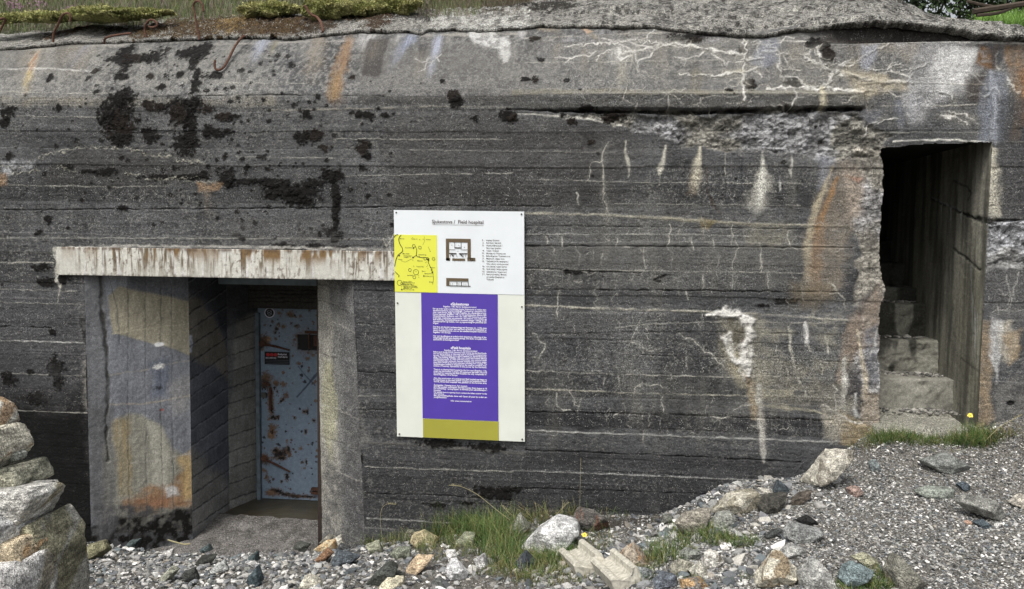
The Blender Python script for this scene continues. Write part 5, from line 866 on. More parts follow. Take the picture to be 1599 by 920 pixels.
eng = ['Before and during WWII Germany built several standardised bunk-', 'ers and gunpositions in Germany and in countries occupied dur-', 'ing war. These buildings were called Regelbau i.e. standardised buil-', 'dings. This building, Regelbau 118b, was a small field hospital (Marine', 'Sanitätsunterstand). In 1942-1944 this bunker was restored inside', 'and supplied with authentic German hospital and nursery equip-', 'ment from WWII by the local volunteers working Fort Coastal. The', 'Sanitätsbunker building is integrated on the coast as a medical prep-', 'aration (Theatre), operations in the power by the Germans.', '', 'There is an identical field hospital by the fort next (Regelbau 118),', 'small, but this bunker is empty. All equipment has been removed', 'and used for restoring this field hospital, the only completely re-', 'stored Regelbau 118 in Europe.', '', 'Also, the construction of a underground field hospital was begun to', 'be attachment to the main bunker complex and available in other', 'words, three field hospitals was planned on the fortress area.', '', 'Åpningstider / Opening hours, Fort museum:', 'Saturday-sunday, mid-August: Saturday-Sunday, from August to 16', 'For anmelding - turistgrupper, to kontakt post administrasjon i', 'Kommunen.', 'For guided tours in opening hours contact the ticket counter to the', 'fort service.', 'Bar og bestilling/Asks dere vel! Open all year by order to:', 'post@museumet.no']
T_.text('«Sjukestova»', 103, 146.2, 6, 29, 'C', .03); T_.text('Regelbau 118b, Marine Sanitätsunterstand', 103, 149.6, 3.4, 52, 'C', .02)
def para(lines, v, st, u=60.5, full=84.5):
    for l in lines:
        if l:
            wd = full if len(l) > 56 else full*len(l)/66; T_.text(l, u, v, 3.3, wd, bold=.028); v += st
        else: v += st*1.0
    return v
para(nor, 153.2, 2.85); T_.text('«Field hospital»', 104, 214.6, 5.6, 32, 'C', .03); T_.text('Regelbau 118b, Marine Sanitätsunterstand', 104, 218, 3.4, 52, 'C', .02)
para(eng, 221, 2.76); T_.text('Info: www.museumet.no', 104, 297.5, 3.4, 33, 'C', .02)
T_.build('body_lettering', M_LETTER, BOARD)
# ------------------------------------------------------------------ ground sheet
gx = np.concatenate([np.linspace(-90, -7, 26), np.arange(-6.8, -4.8, .1), np.arange(-4.8, 3.8, .022), np.arange(3.8, 7, .1), np.linspace(7.2, 90, 26)]); gy = np.concatenate([np.linspace(-90, -7, 26), np.arange(-6.8, -3.4, .12), np.arange(-3.4, .12, .022)])
GX, GY = np.meshgrid(gx, gy); GZ = ground(GX, GY)
dip = (GX > XA-.02) & (GX < XF+.04) & (GY > -.22); GZ = np.where(dip, GZ-.10*ss(-.22, -.08, GY), GZ)
def gcol(x, y):
    c = np.zeros(np.shape(x)+(3,))+S(98, 94, 86); n = fbm(x*7, y*7, 4, 5, .6); c *= (.55+.9*n)[..., None]
    so_ = np.exp(-(((x-.25)/.55)**2+((y+.3)/.35)**2)); c = c*(1-so_[..., None]*.75)+S(48, 40, 32)*so_[..., None]*.75; return c
nv, nu = GX.shape; idx = np.arange(nv*nu).reshape(nv, nu); f = np.stack([idx[:-1, :-1], idx[:-1, 1:], idx[1:, 1:], idx[1:, :-1]], -1).reshape(-1, 4)
tag(npmesh('ground', np.stack([GX, GY, GZ], -1).reshape(-1, 3), f, M_SOIL, None, gcol(GX, GY).reshape(-1, 3), True), kind='structure')
hx, hy = np.concatenate([np.arange(-60, -8, 3), np.arange(-8, 8, .1), np.arange(8, 60, 3)]), np.concatenate([np.arange(.75, 4, .07), np.arange(4, 60, 2)])
HX, HY = np.meshgrid(hx, hy)
def hill(x, y):
    a = np.interp(x, [-8, -1.3, -.7, -.1, 2.4, 3.6, 6], [3.42, 3.40, 3.42, 3.0, 2.8, 3.0, 3.0]); r = np.interp(x, [-8, -.9, .0, 2.5, 4], [.7, .6, .35, .2, .24]); y = np.asarray(y)
    return a+np.minimum(y-.8, 1.6)*r+np.clip(y-2.4, 0, None)*.2+(fbm(x*1.5, y*1.5, 3, 4)-.5)*.12
HZ = hill(HX, HY); nv, nu = HX.shape; idx = np.arange(nv*nu).reshape(nv, nu); f = np.stack([idx[:-1, :-1], idx[:-1, 1:], idx[1:, 1:], idx[1:, :-1]], -1).reshape(-1, 4)
hc = np.zeros(HX.shape+(3,))+S(58, 62, 34); hc *= (.5+fbm(HX*8, HY*8, 3, 4))[..., None]
tag(npmesh('hillside', np.stack([HX, HY, HZ], -1).reshape(-1, 3), f, M_SOIL, None, hc.reshape(-1, 3), True), kind='structure')
# ------------------------------------------------------------------ stones
def icos(n):
    bm = bmesh.new(); bmesh.ops.create_icosphere(bm, subdivisions=n, radius=1); V = np.array([v.co[:] for v in bm.verts]); Fc = np.array([[v.index for v in f.verts] for f in bm.faces]); bm.free()
    return V/np.linalg.norm(V, axis=1)[:, None], Fc
ICO1, ICO4 = icos(1), icos(5)
PAL = [S(*c) for c in ((118, 120, 122), (98, 102, 106), (140, 140, 136), (80, 86, 90), (166, 164, 158), (62, 64, 64), (110, 112, 106), (196, 194, 188), (138, 130, 116), (96, 106, 110), (156, 152, 142), (104, 104, 108), (222, 220, 214), (140, 138, 134))]
PW = np.array([12, 11, 14, 6, 14, 8, 6, 9, 4, 5, 8, 7, 3.5, 13]); PW = PW/PW.sum()
def scatter(name, n, xr, yr, smin, smax, dens, base, label, rng):
    x = rng.uniform(*xr, n); y = rng.uniform(*yr, n); k = dens(x, y) > rng.rand(n); x, y = x[k], y[k]; z = ground(x, y)
    px, py = proj(np.stack([x, y, z], 1)); k = (px > -60) & (px < 1660) & (py < 990); x, y, z = x[k], y[k], z[k]; n = len(x)
    V0, F0 = base; m = len(V0); s_ = smin+(smax-smin)*rng.rand(n)**3.2
    a = rng.rand(n)*6.28; fl_ = rng.uniform(.22, .6, n); el = rng.uniform(.5, .95, n)
    V = np.repeat(V0[None], n, 0)*(1+rng.uniform(-.32, .32, (n, m, 1))); V = V*np.stack([np.ones(n), el, fl_], 1)[:, None]*s_[:, None, None]*.5
    tx, ty = rng.normal(0, .3, n), rng.normal(0, .3, n); V[..., 2] += V[..., 0]*tx[:, None]+V[..., 1]*ty[:, None]
    ca, sa = np.cos(a)[:, None], np.sin(a)[:, None]; X_ = V[..., 0]*ca-V[..., 1]*sa; Y_ = V[..., 0]*sa+V[..., 1]*ca
    P = np.stack([X_+x[:, None], Y_+y[:, None], V[..., 2]+z[:, None]+s_[:, None]*fl_[:, None]*.22], -1).reshape(-1, 3)
    Fc = (F0[None]+np.arange(n)[:, None, None]*m).reshape(-1, 3); ci = rng.choice(len(PAL), n, p=PW); c = np.array(PAL)[ci]*rng.uniform(.6, 1.4, (n, 1))
    o = npmesh(name, P, Fc, M_GRAVEL, None, np.repeat(c, m, 0)); o['label'] = label; return tag(o, kind='stuff')
OCT = (np.array([(1, 0, 0), (-1, 0, 0), (0, 1, 0), (0, -1, 0), (.2, .1, 1), (-.1, -.2, -1), (.6, .6, .5), (-.6, .5, .6)], float), np.array([(0, 6, 4), (6, 2, 4), (0, 2, 6), (2, 7, 4), (7, 1, 4), (2, 1, 7), (1, 3, 4), (3, 0, 4), (2, 0, 5), (1, 2, 5), (3, 1, 5), (0, 3, 5)]))
notdoor = lambda x, y: ~((x > XA+.05) & (x < XF-.0) & (y > -.14-.0)) & ~((x > XR-.05) & (x < XJ) & (y > -.12))
soilc = lambda x, y: 1-.75*np.exp(-(((x-.1)/.5)**2+((y+.28)/.3)**2))
grassz = lambda x, y: 1-.5*np.exp(-(((x+.85)/.75)**2+((y+.75)/.55)**2))
rg = np.random.RandomState(21)
scatter('gravel', 115000, (-.3, 3.9), (-2.6, .02), .005, .027, lambda x, y: notdoor(x, y)*np.where(x > .5+.4*(y+.9), 1, .35)*soilc(x, y), OCT, 'fine grey gravel of the path and the slope', rg)
scatter('gravel', 30000, (-4.9, .9), (-2.6, -.0), .012, .062, lambda x, y: notdoor(x, y)*np.where(x < -1.4, 1, .42)*soilc(x, y)*grassz(x, y), ICO1, 'coarse grey stone chips in front of the left doorway', rg)
scatter('gravel', 5200, (-2.0, 2.2), (-2.3, -.02), .02, .085, lambda x, y: notdoor(x, y)*(np.exp(-((x-.75-.3*(y+.9))/.45)**2)+.28*(x < .8)*soilc(x, y)*grassz(x, y)*(y < -.5)), ICO1, 'loose rubble of broken stones on the slope', rg)
tag(npmesh('rubble', *PEB[:2], M_GRAVEL, None, PEB[2]), 'small rubble lying on the steps of the right doorway', kind='stuff')
def rockgeo(polys, vd, thick, seed, rough=.05, lay_=0.0, up=0.0, n_extra=7):
    """solid whose outline is the convex hull of the given corners, cut by random fracture planes in depth"""
    rn = np.random.RandomState(seed); c = np.mean(polys, 0); C0 = at_d(c[0], c[1], vd); q = np.array([(p-c)*np.array([1, -1])*vd/FPX for p in np.array(polys, float)])
    ar = sum(q[i][0]*q[(i+1) % len(q)][1]-q[(i+1) % len(q)][0]*q[i][1] for i in range(len(q)))
    if ar < 0: q = q[::-1]
    N, Hh = [], []
    for i in range(len(q)):
        e = q[(i+1) % len(q)]-q[i]; n = np.array([e[1], -e[0]]); n /= np.linalg.norm(n)+1e-9; h = n@q[i]; t = rn.uniform(-.25, .25)*(.25 if lay_ else 1); nn = np.array([n[0], n[1], t]); nn /= np.linalg.norm(nn); N.append(nn); Hh.append(max(h*nn[:2]@n, .004))
    N.append([0, 0, -1]); Hh.append(thick); sz = np.abs(q).max(0)
    for i in range(n_extra):                        # facets facing the viewer side
        a = rn.uniform(0, 6.28); k = rn.uniform(.25, .9)*(.28 if lay_ else 1); nn = np.array([math.cos(a)*k, math.sin(a)*k, 1.0]); nn /= np.linalg.norm(nn); N.append(nn); Hh.append(thick*rn.uniform(.55, .9)*nn[2]+.35*(abs(nn[0])*sz[0]+abs(nn[1])*sz[1]))
    N.append(np.array([0, .55, .85])/np.linalg.norm([0, .55, .85])); Hh.append(thick*.6+sz[1]*.3)
    N, Hh = np.array(N), np.array(Hh); D, Fc = ICO4; dn = D@N.T; r = np.where(dn > 1e-3, Hh/np.maximum(dn, 1e-3), 9); k = 24.0/np.median(Hh)*.5
    rr = r.min(1); V = D*rr[:, None]; s0_ = np.median(rr)
    nz = (fbm(V[:, 0]/s0_*2.2+V[:, 2]/s0_*1.7+seed, V[:, 1]/s0_*2.2-V[:, 2]/s0_, seed % 9, 5, .6)-.5); V = V*(1+nz[:, None]*rough*2.2)
    if lay_: q_ = V[:, 1]/s0_*6+V[:, 0]/s0_*1.1+2*vn(V[:, 0]/s0_, V[:, 1]/s0_, 3); st = np.floor(q_)+ss(.75, 1, q_-np.floor(q_)); dl_ = (vn(st*3.7, V[:, 0]/s0_*1.3, seed % 7)-.5); V[:, 2] += lay_*s0_*dl_*.7; V[:, 0] *= 1+lay_*.22*dl_
    Wp = C0+V[:, 0:1]*R+V[:, 1:2]*U-V[:, 2:3]*F; return Wp, Fc, V/s0_, nz, (q_-np.floor(q_) if lay_ else None)
def rock(polys, color, label, cat='rock', name='rock', group=None, vd=None, thick=None, seed=None, rough=.07, spots=None, lay_=0):
    global _rk
    _rk += 1; seed = seed or _rk*7+3; P = np.array(polys, float)
    if vd is None:
        b = P[np.argmax(P[:, 1])]; _, vd = hit(float(P[:, 0].mean()), float(min(b[1]-2, 918.0 if b[1] > 919 else b[1]-1)))
        if b[1] > 922: _, vd = hit(float(P[:, 0].mean()), 919.0)
    w_ = np.ptp(P[:, 0])*vd/FPX; h_ = np.ptp(P[:, 1])*vd/FPX
    if thick is None: thick = .32*min(w_, h_)+.12*max(w_, h_)
    Wp, Fc, q, nz, ph = rockgeo(P, vd+thick*.4, thick, seed, rough, lay_, 0, 3 if lay_ else 7)
    c = np.zeros((len(Wp), 3))+np.array(color); c *= (1+.55*(fbm(q[:, 0]*1.5+seed, q[:, 1]*1.5+q[:, 2], 3, 4)-.5))[:, None]*(1+nz[:, None]*1.5)
    if ph is not None: c *= 1.4; c *= (1-.62*np.exp(-((ph-.06)/.07)**2)*ss(.35, .55, fbm(q[:, 0]*2, q[:, 1]*5, 4, 3)))[:, None]*(.78+.5*vn(np.round(q[:, 1]*6), q[:, 0]*0, 6))[:, None]
    if spots is not None:
        sc, am = spots; m = ss(.62-am*.3, .7-am*.3, fbm(q[:, 0]*1.8+seed*.3, q[:, 1]*1.8+q[:, 2]*1.3, 5, 4))[:, None]; c = c*(1-m*.85)+np.array(sc)*m*.85
    o = npmesh(name, Wp, Fc, M_ROCK, None, np.clip(c, 0, 1), True, np.full(len(Wp), .8)); return tag(o, label, cat, group, 'thing')
_rk = 0
GR, DG, TN, WH, BL, OR, GN = S(142, 142, 136), S(78, 80, 80), S(158, 146, 120), S(206, 204, 198), S(88, 96, 106), S(186, 132, 66), S(122, 124, 104)
G1, G2, G3, G4 = 'stones lying below the wall', 'stones on the rubble slope', 'flat stones set in the gravel path', 'stones among the gravel at the left doorway'
for pts, c, lb, g, sp in (
    ([(813, 856), (840, 826), (869, 808), (902, 817), (905, 831), (885, 850), (862, 865), (825, 866)], S(206, 206, 204), 'large white boulder in the grass below the information board', G1, (S(150, 150, 146), .2)),
    ([(898, 812), (910, 792), (928, 796), (950, 815), (950, 832), (920, 828)], S(92, 88, 82), 'dark rock with a reddish top against the wall behind the white boulder', G1, (S(122, 78, 56), .3)),
    ([(796, 830), (814, 806), (827, 825), (812, 838)], S(136, 136, 124), 'small pointed grey stone left of the white boulder', G1, None),
    ([(806, 882), (821, 865), (836, 880), (815, 896)], S(64, 72, 80), 'dark blue stone in the grass in front of the white boulder', G1, None),
    ([(967, 878), (975, 864), (990, 854), (1002, 866), (1012, 882), (982, 893)], S(168, 152, 128), 'tan stone with an orange face right of the concrete channel pieces', G1, (S(190, 140, 80), .3)),
    ([(982, 895), (1000, 886), (1018, 890), (1022, 903), (1006, 909), (990, 908)], S(130, 136, 136), 'rounded grey stone just right of the concrete channel pieces', G1, None),
    ([(1020, 912), (1038, 894), (1055, 898), (1056, 922), (1028, 924)], S(94, 102, 112), 'blue grey stone at the bottom edge between two grass tufts', G1, None),
    ([(1047, 890), (1068, 875), (1085, 880), (1060, 902)], S(146, 142, 122), 'flat greenish tan stone below the rounded grey one', G1, None),
    ([(1062, 866), (1075, 857), (1090, 861), (1092, 872), (1070, 878)], S(130, 134, 124), 'rounded grey green stone beside a grass tuft', G1, None),
    ([(1097, 884), (1104, 866), (1120, 863), (1131, 876), (1116, 891)], S(200, 196, 186), 'white marbled stone on the rubble in the middle', G2, (S(130, 122, 104), .3)),
    ([(1076, 892), (1094, 879), (1106, 893), (1090, 905)], S(182, 178, 160), 'pale blocky stone left of the marbled one', G2, None),
    ([(1056, 818), (1072, 800), (1092, 796), (1111, 803), (1101, 824), (1074, 838)], S(160, 152, 134), 'big tan grey layered rock at the foot of the slope', G2, None),
    ([(1110, 822), (1122, 803), (1140, 799), (1149, 808), (1148, 828), (1126, 827)], S(142, 144, 134), 'grey slab leaning between the tan rock and the slope', G2, None),
    ([(1112, 800), (1128, 784), (1150, 774), (1184, 768), (1192, 782), (1186, 797), (1150, 800), (1118, 806)], S(176, 170, 150), 'long whitish rock resting against the wall', G2, (S(136, 128, 104), .4)),
    ([(1064, 906), (1090, 902), (1110, 918), (1096, 926), (1066, 924)], S(176, 136, 76), 'flat ochre stone at the bottom edge', G2, (S(120, 120, 116), .3)),
    ([(1032, 820), (1036, 806), (1048, 804), (1054, 815)], S(112, 114, 104), 'small grey stone at the foot of the wall in the damp soil', G1, None),
    ([(1016, 818), (1020, 806), (1030, 805), (1032, 817)], S(96, 92, 82), 'small brown stone at the foot of the wall in the damp soil', G1, None),
    ([(1265, 764), (1264, 748), (1283, 725), (1310, 701), (1330, 704), (1330, 722), (1300, 744), (1280, 752)], S(188, 182, 164), 'long pale boulder topping the slope against the wall', G2, (S(120, 112, 96), .25)),
    ([(1207, 768), (1215, 749), (1231, 763), (1224, 776)], S(70, 80, 86), 'small dark blue pointed stone by the wall', G2, None),
    ([(1184, 762), (1200, 764), (1211, 771), (1192, 774)], S(196, 190, 174), 'thin white flake by the wall on the slope', G2, None),
    ([(1186, 794), (1198, 776), (1230, 773), (1224, 790), (1206, 802), (1190, 804)], S(76, 74, 66), 'dark brown blocky rock in the middle of the slope', G2, None),
    ([(1228, 788), (1250, 770), (1267, 766), (1262, 778), (1243, 790)], S(96, 86, 74), 'brown slab under the long pale boulder', G2, None),
    ([(1243, 813), (1262, 805), (1279, 818), (1272, 824)], S(42, 42, 42), 'flat black stone on the slope', G2, None),
    ([(1226, 842), (1240, 818), (1270, 826), (1286, 833), (1252, 850)], S(138, 140, 138), 'broad flat grey slab on the gravel slope', G2, None),
    ([(1196, 840), (1212, 826), (1227, 828), (1207, 842)], S(74, 78, 76), 'narrow dark stone left of the broad slab', G2, None),
    ([(1218, 866), (1236, 851), (1256, 857), (1262, 868), (1240, 873)], S(158, 158, 152), 'low grey stone above the lumpy cream rock', G2, None),
    ([(1181, 915), (1190, 888), (1203, 871), (1228, 869), (1241, 886), (1234, 911), (1208, 922)], S(200, 192, 168), 'lumpy cream white rock at the bottom of the slope', G2, (S(140, 116, 76), .35)),
    ([(1247, 896), (1262, 885), (1283, 880), (1300, 902), (1310, 926), (1254, 926)], S(150, 150, 144), 'large grey rock right of the lumpy cream one', G2, None),
    ([(1316, 908), (1326, 886), (1340, 879), (1363, 892), (1342, 908), (1326, 920)], S(116, 136, 138), 'flat teal grey stone beside a grass tuft', G2, None),
    ([(1334, 872), (1350, 867), (1372, 878), (1368, 892), (1350, 884)], S(158, 156, 122), 'flat olive tan stone above the teal one', G2, None),
    ([(1390, 890), (1403, 865), (1420, 884), (1440, 908), (1452, 930), (1400, 930)], S(122, 120, 106), 'tall brown grey shard at the bottom of the path', G2, None),
    ([(1440, 718), (1462, 712), (1484, 710), (1519, 731), (1514, 741), (1459, 733)], S(126, 130, 124), 'long grey flagstone in the path nearest the right doorway', G3, None),
    ([(1431, 771), (1453, 763), (1494, 766), (1492, 778), (1456, 780)], S(138, 146, 134), 'greenish flagstone in the middle of the path', G3, None),
    ([(1506, 786), (1522, 773), (1548, 780), (1572, 806), (1567, 816), (1524, 802)], S(134, 134, 126), 'biggest flagstone in the path near the right edge', G3, None),
    ([(1495, 756), (1505, 752), (1516, 760), (1508, 771)], S(88, 102, 112), 'small blue stone beside the biggest flagstone', G3, None),
    ([(1357, 724), (1366, 717), (1377, 738), (1360, 738)], S(118, 130, 130), 'blue grey triangular stone in the upper path', G3, None),
    ([(1522, 816), (1538, 813), (1553, 824), (1534, 828)], S(80, 96, 104), 'flat dark teal stone below the biggest flagstone', G3, None),
    ([(1325, 763), (1338, 759), (1348, 768), (1332, 778)], S(166, 136, 122), 'pinkish flat stone on the upper path', G3, None),
    ([(1292, 751), (1307, 741), (1315, 750), (1300, 757)], S(206, 206, 202), 'small white stone right of the long pale boulder', G3, None),
    ([(1580, 788), (1600, 772), (1620, 780), (1612, 798)], S(174, 166, 150), 'pale stone cut by the right edge of the picture', G3, None),
    ([(1506, 816), (1514, 813), (1520, 819), (1510, 822)], S(206, 160, 128), 'tiny salmon pink stone on the path', G3, None),
    ([(1552, 822), (1558, 816), (1564, 821), (1558, 826)], S(220, 218, 212), 'tiny white stone on the path at the right', G3, None),
    ([(490, 858), (505, 848), (521, 846), (524, 858), (508, 864)], S(196, 154, 86), 'yellow orange stone at the corner of the left doorway', G4, (S(220, 200, 150), .4)),
    ([(518, 845), (532, 836), (538, 850), (525, 852)], S(194, 190, 172), 'small white stone on top of the pile at the doorway corner', G4, None),
    ([(498, 848), (512, 835), (528, 837), (518, 848)], S(132, 128, 112), 'grey brown stone behind the pile at the doorway corner', G4, None),
    ([(492, 874), (507, 859), (517, 866), (502, 882)], S(146, 104, 64), 'rusty brown stone below the yellow orange one', G4, None),
    ([(515, 884), (528, 861), (550, 866), (558, 872), (540, 886)], S(84, 94, 102), 'dark slate slab in front of the doorway corner', G4, None),
    ([(526, 858), (532, 848), (548, 855), (540, 862)], S(84, 86, 86), 'dark small stone wedged against the corner of the wall', G4, None),
    ([(456, 856), (467, 845), (486, 849), (476, 861)], S(82, 86, 78), 'dark greenish stone on the concrete sill', G4, None),
    ([(572, 854), (592, 846), (598, 860), (584, 869)], S(142, 144, 116), 'greenish layered stone at the foot of the wall', G1, None),
    ([(640, 848), (648, 834), (662, 829), (681, 840), (678, 853), (656, 856)], S(184, 166, 116), 'tan stone with a green crust left of the grass', G1, (S(140, 140, 84), .35)),
    ([(628, 846), (637, 827), (652, 826), (646, 842)], S(126, 122, 104), 'grey brown stone tucked behind the tan crusted one', G1, None),
    ([(609, 867), (624, 854), (642, 855), (640, 872), (624, 877)], S(128, 134, 112), 'rough grey green stone among thin grass', G1, None),
    ([(573, 909), (592, 890), (612, 878), (621, 886), (618, 898), (590, 916)], S(76, 80, 74), 'large dark slab below the grass on the left', G1, None),
    ([(632, 897), (640, 880), (648, 870), (676, 872), (664, 884), (642, 898)], S(202, 172, 128), 'peach coloured wedge shaped stone', G1, None),
    ([(697, 868), (699, 859), (711, 859), (716, 877), (703, 879)], S(204, 202, 198), 'small white block standing on a white rock', G1, None),
    ([(694, 894), (702, 878), (716, 878), (731, 895), (727, 908), (700, 902)], S(204, 204, 204), 'white rock carrying a small white block', G1, None),
    ([(739, 874), (754, 865), (762, 884), (749, 894)], S(178, 176, 174), 'pale grey stone at the left edge of the grass', G1, None),
    ([(709, 848), (724, 832), (742, 833), (738, 852), (720, 856)], S(138, 142, 112), 'mossy stone half hidden by the grass', G1, None),
    ([(590, 920), (603, 905), (630, 905), (630, 924), (596, 926)], S(206, 196, 160), 'cream stone at the bottom edge below the dark slab', G1, None),
    ([(615, 900), (620, 894), (633, 896), (631, 906)], S(80, 82, 74), 'small dark stone beside the large dark slab', G1, None),
    ([(465, 922), (472, 906), (484, 899), (500, 908), (505, 926)], S(194, 188, 166), 'pale yellowish stone at the bottom edge below the sill', G4, None),
    ([(671, 914), (686, 903), (702, 916), (694, 926), (676, 926)], S(98, 102, 98), 'grey green pointed stone at the bottom edge', G1, None),
    ([(524, 924), (535, 909), (541, 924)], S(214, 212, 206), 'white shard at the bottom edge', G4, None),
    ([(126, 862), (140, 850), (161, 844), (169, 857), (146, 874), (130, 877)], S(132, 128, 88), 'olive coloured rock beside the stacked stones', G4, None),
    ([(190, 857), (202, 846), (217, 843), (211, 856)], S(72, 86, 86), 'dark teal stone below the painted wall', G4, None),
    ([(254, 864), (270, 858), (269, 871)], S(202, 200, 194), 'white chip below the painted wall', G4, None),
    ([(302, 884), (314, 871), (338, 869), (322, 886)], S(62, 64, 58), 'black slab among the chips at the left', G4, None),
    ([(284, 896), (304, 887), (311, 905), (293, 912)], S(66, 68, 64), 'black blocky stone under the black slab', G4, None),
    ([(248, 904), (266, 887), (274, 892), (258, 912)], S(158, 160, 138), 'pale green splinter among the chips', G4, None),
    ([(328, 891), (350, 876), (357, 889), (336, 898)], S(182, 184, 180), 'whitish stone among the chips', G4, None),
    ([(382, 876), (400, 863), (402, 876), (392, 880)], S(78, 96, 98), 'teal stone among the chips', G4, None),
    ([(386, 908), (400, 884), (408, 910), (396, 918)], S(70, 86, 92), 'upright dark teal stone near the bottom', G4, None),
    ([(311, 860), (326, 851), (331, 859), (318, 864)], S(74, 90, 90), 'small teal stone at the edge of the sill', G4, None)):
    flat = g == G3 or 'flat' in lb
    rock(pts, c, lb, 'stone' if np.ptp([p[0] for p in pts]) < 34 else 'rock', 'stone' if np.ptp([p[0] for p in pts]) < 34 else 'rock', g, spots=sp, thick=None, rough=.06)
# dry stone pile at the left edge
LC, G5 = S(170, 126, 62), 'slabs of the dry stone pile'
ST_ = dict(cat='stone slab', name='stone_slab', group=G5, lay_=.34)
for pts, c, lb, vd, th, sp in (
    ([(-70, 630), (-10, 622), (3, 628), (15, 633), (20, 650), (27, 664), (18, 670), (-70, 684)], S(190, 186, 172), 'topmost pale layered slab of the stone pile', 3.55, .16, (LC, .15)),
    ([(-70, 672), (20, 666), (28, 670), (37, 690), (39, 708), (20, 734), (-20, 744), (-70, 744)], S(178, 172, 150), 'thick layered slab with orange lichen under the topmost slab', 3.52, .17, (LC, .3)),
    ([(36, 706), (46, 702), (52, 708), (52, 717), (42, 720)], S(150, 152, 140), 'little grey stone wedged in the stone pile', 3.62, .05, None),
    ([(-70, 742), (20, 729), (45, 717), (62, 727), (71, 745), (68, 758), (20, 770), (-70, 776)], S(142, 140, 118), 'grey olive slab in the middle of the stone pile', 3.56, .17, (S(96, 98, 80), .3)),
    ([(-70, 776), (0, 764), (50, 761), (80, 763), (90, 772), (74, 800), (56, 828), (36, 836), (-70, 846)], S(176, 174, 166), 'big pale slab with an orange spot jutting from the stone pile', 3.42, .18, (S(136, 124, 84), .25)),
    ([(-70, 812), (-30, 800), (2, 797), (34, 820), (36, 850), (5, 872), (-70, 880)], S(180, 180, 178), 'smooth light grey slab at the left edge of the pile', 3.3, .15, None),
    ([(34, 838), (58, 824), (84, 786), (100, 808), (118, 845), (122, 930), (118, 1120), (40, 1120), (50, 880)], S(126, 122, 92), 'tall olive grey block on the right side of the stone pile', 3.5, .2, (S(168, 166, 156), .3)),
    ([(0, 884), (12, 866), (40, 838), (62, 836), (76, 858), (76, 900), (60, 960), (0, 960)], S(170, 152, 116), 'tan slab covered in orange lichen low in the stone pile', 3.34, .16, (LC, .5)),
    ([(-70, 884), (0, 880), (46, 876), (62, 890), (72, 920), (66, 1120), (-70, 1120)], S(174, 172, 168), 'streaked light grey block at the bottom left corner', 3.2, .2, (S(120, 110, 80), .25))):
    pts = [(x-(20 if y > 700 else 24) if x > -60 else x, y) for x, y in pts]
    rock(pts, c, lb, vd=vd, thick=th, spots=sp, rough=.02, **ST_)
# concrete channel pieces
def channel(p0, p1, wpx, label):
    """length of cast channel: U profile swept from p0 to p1 (photo points on the ground)"""
    P0, v0 = hit(*p0); P1, v1 = hit(*p1); P0 = P0+np.array([0, 0, .05]); P1 = P1+np.array([0, 0, .05]); d = P1-P0; L = np.linalg.norm(d); d /= L; up = np.array([-.1, -.62, .78]); up -= d*(up@d); up /= np.linalg.norm(up); sd_ = np.cross(d, up)
    w_ = wpx*v0/FPX/2; h_ = w_*.7; prof = [(-1, -1), (-1, .6), (-.86, .75), (-.6, .72), (-.46, .3), (-.3, .12), (.3, .12), (.46, .3), (.6, .72), (.86, .75), (1, .6), (1, -1)]
    bm = bmesh.new(); rings = []; n = 14; rn = random.Random(int(p0[0]))
    for k in range(n+1):
        t_ = k/n; ring = []
        for i, (a, b) in enumerate(prof):
            e = (rn.uniform(-.03, .03) if k in (0, n) else rn.uniform(-.006, .006)); ring.append(bm.verts.new(P0+d*(L*t_+e*L*.8)+sd_*a*w_*(1+rn.uniform(-.012, .012))+up*b*h_*(1+rn.uniform(-.03, .03))))
        rings.append(ring)
    m_ = len(prof)
    for a, b in zip(rings, rings[1:]):
        for i in range(m_): bm.faces.new((a[i], a[(i+1) % m_], b[(i+1) % m_], b[i]))
    bm.faces.new(rings[0]); bm.faces.new(rings[-1][::-1])
    o = bmobj('channel_piece', bm, M_CHAN, None, 0); return tag(o, label, 'concrete channel', 'broken pieces of concrete channel')
M_CHAN = plain("cast_channel", S(178, 174, 160), .9, .35, 45, .2, 0, .6)
channel((895, 872), (921, 897), 44, 'left piece of the broken U shaped concrete channel, behind the other piece'); channel((944, 888), (978, 920), 44, 'right piece of the broken U shaped concrete channel, nearest the bottom edge')
# ------------------------------------------------------------------ grass, heather, moss, flowers
def blades(name, items, label, rng, kind='stuff', segs=4):
    Vs, Fs, Cs = [], [], []; base = 0
    for (x, y, z, h, w_, lean, az, c0, c1) in items:
        dx, dy = math.cos(az), math.sin(az); nx, ny = -dy, dx
        if rng.rand() < .5: nx, ny = 1.0, 0.15
        for k in range(segs+1):
            t_ = k/segs; b = lean*t_**1.8; ww = w_*(1-t_**1.5)*.5+.0002; px_ = x+dx*h*b; py_ = y+dy*h*b; pz = z+h*(t_-.35*lean*t_**2.2)
            Vs.append((px_-nx*ww, py_-ny*ww, pz)); Vs.append((px_+nx*ww, py_+ny*ww, pz)); c = np.array(c0)*(1-t_)+np.array(c1)*t_; Cs += [c, c]
            if k: Fs.append((base+2*k-2, base+2*k-1, base+2*k+1, base+2*k))
        base += 2*segs+2
    o = npmesh(name, np.array(Vs), np.array(Fs), M_LEAF, None, np.array(Cs), sat=.85); o['label'] = label; return tag(o, kind=kind)
GC = [(S(34, 50, 18), S(92, 122, 44)), (S(28, 46, 18), S(74, 108, 42)), (S(58, 66, 28), S(128, 136, 62)), (S(84, 80, 44), S(156, 146, 96)), (S(64, 50, 30), S(132, 104, 60))]
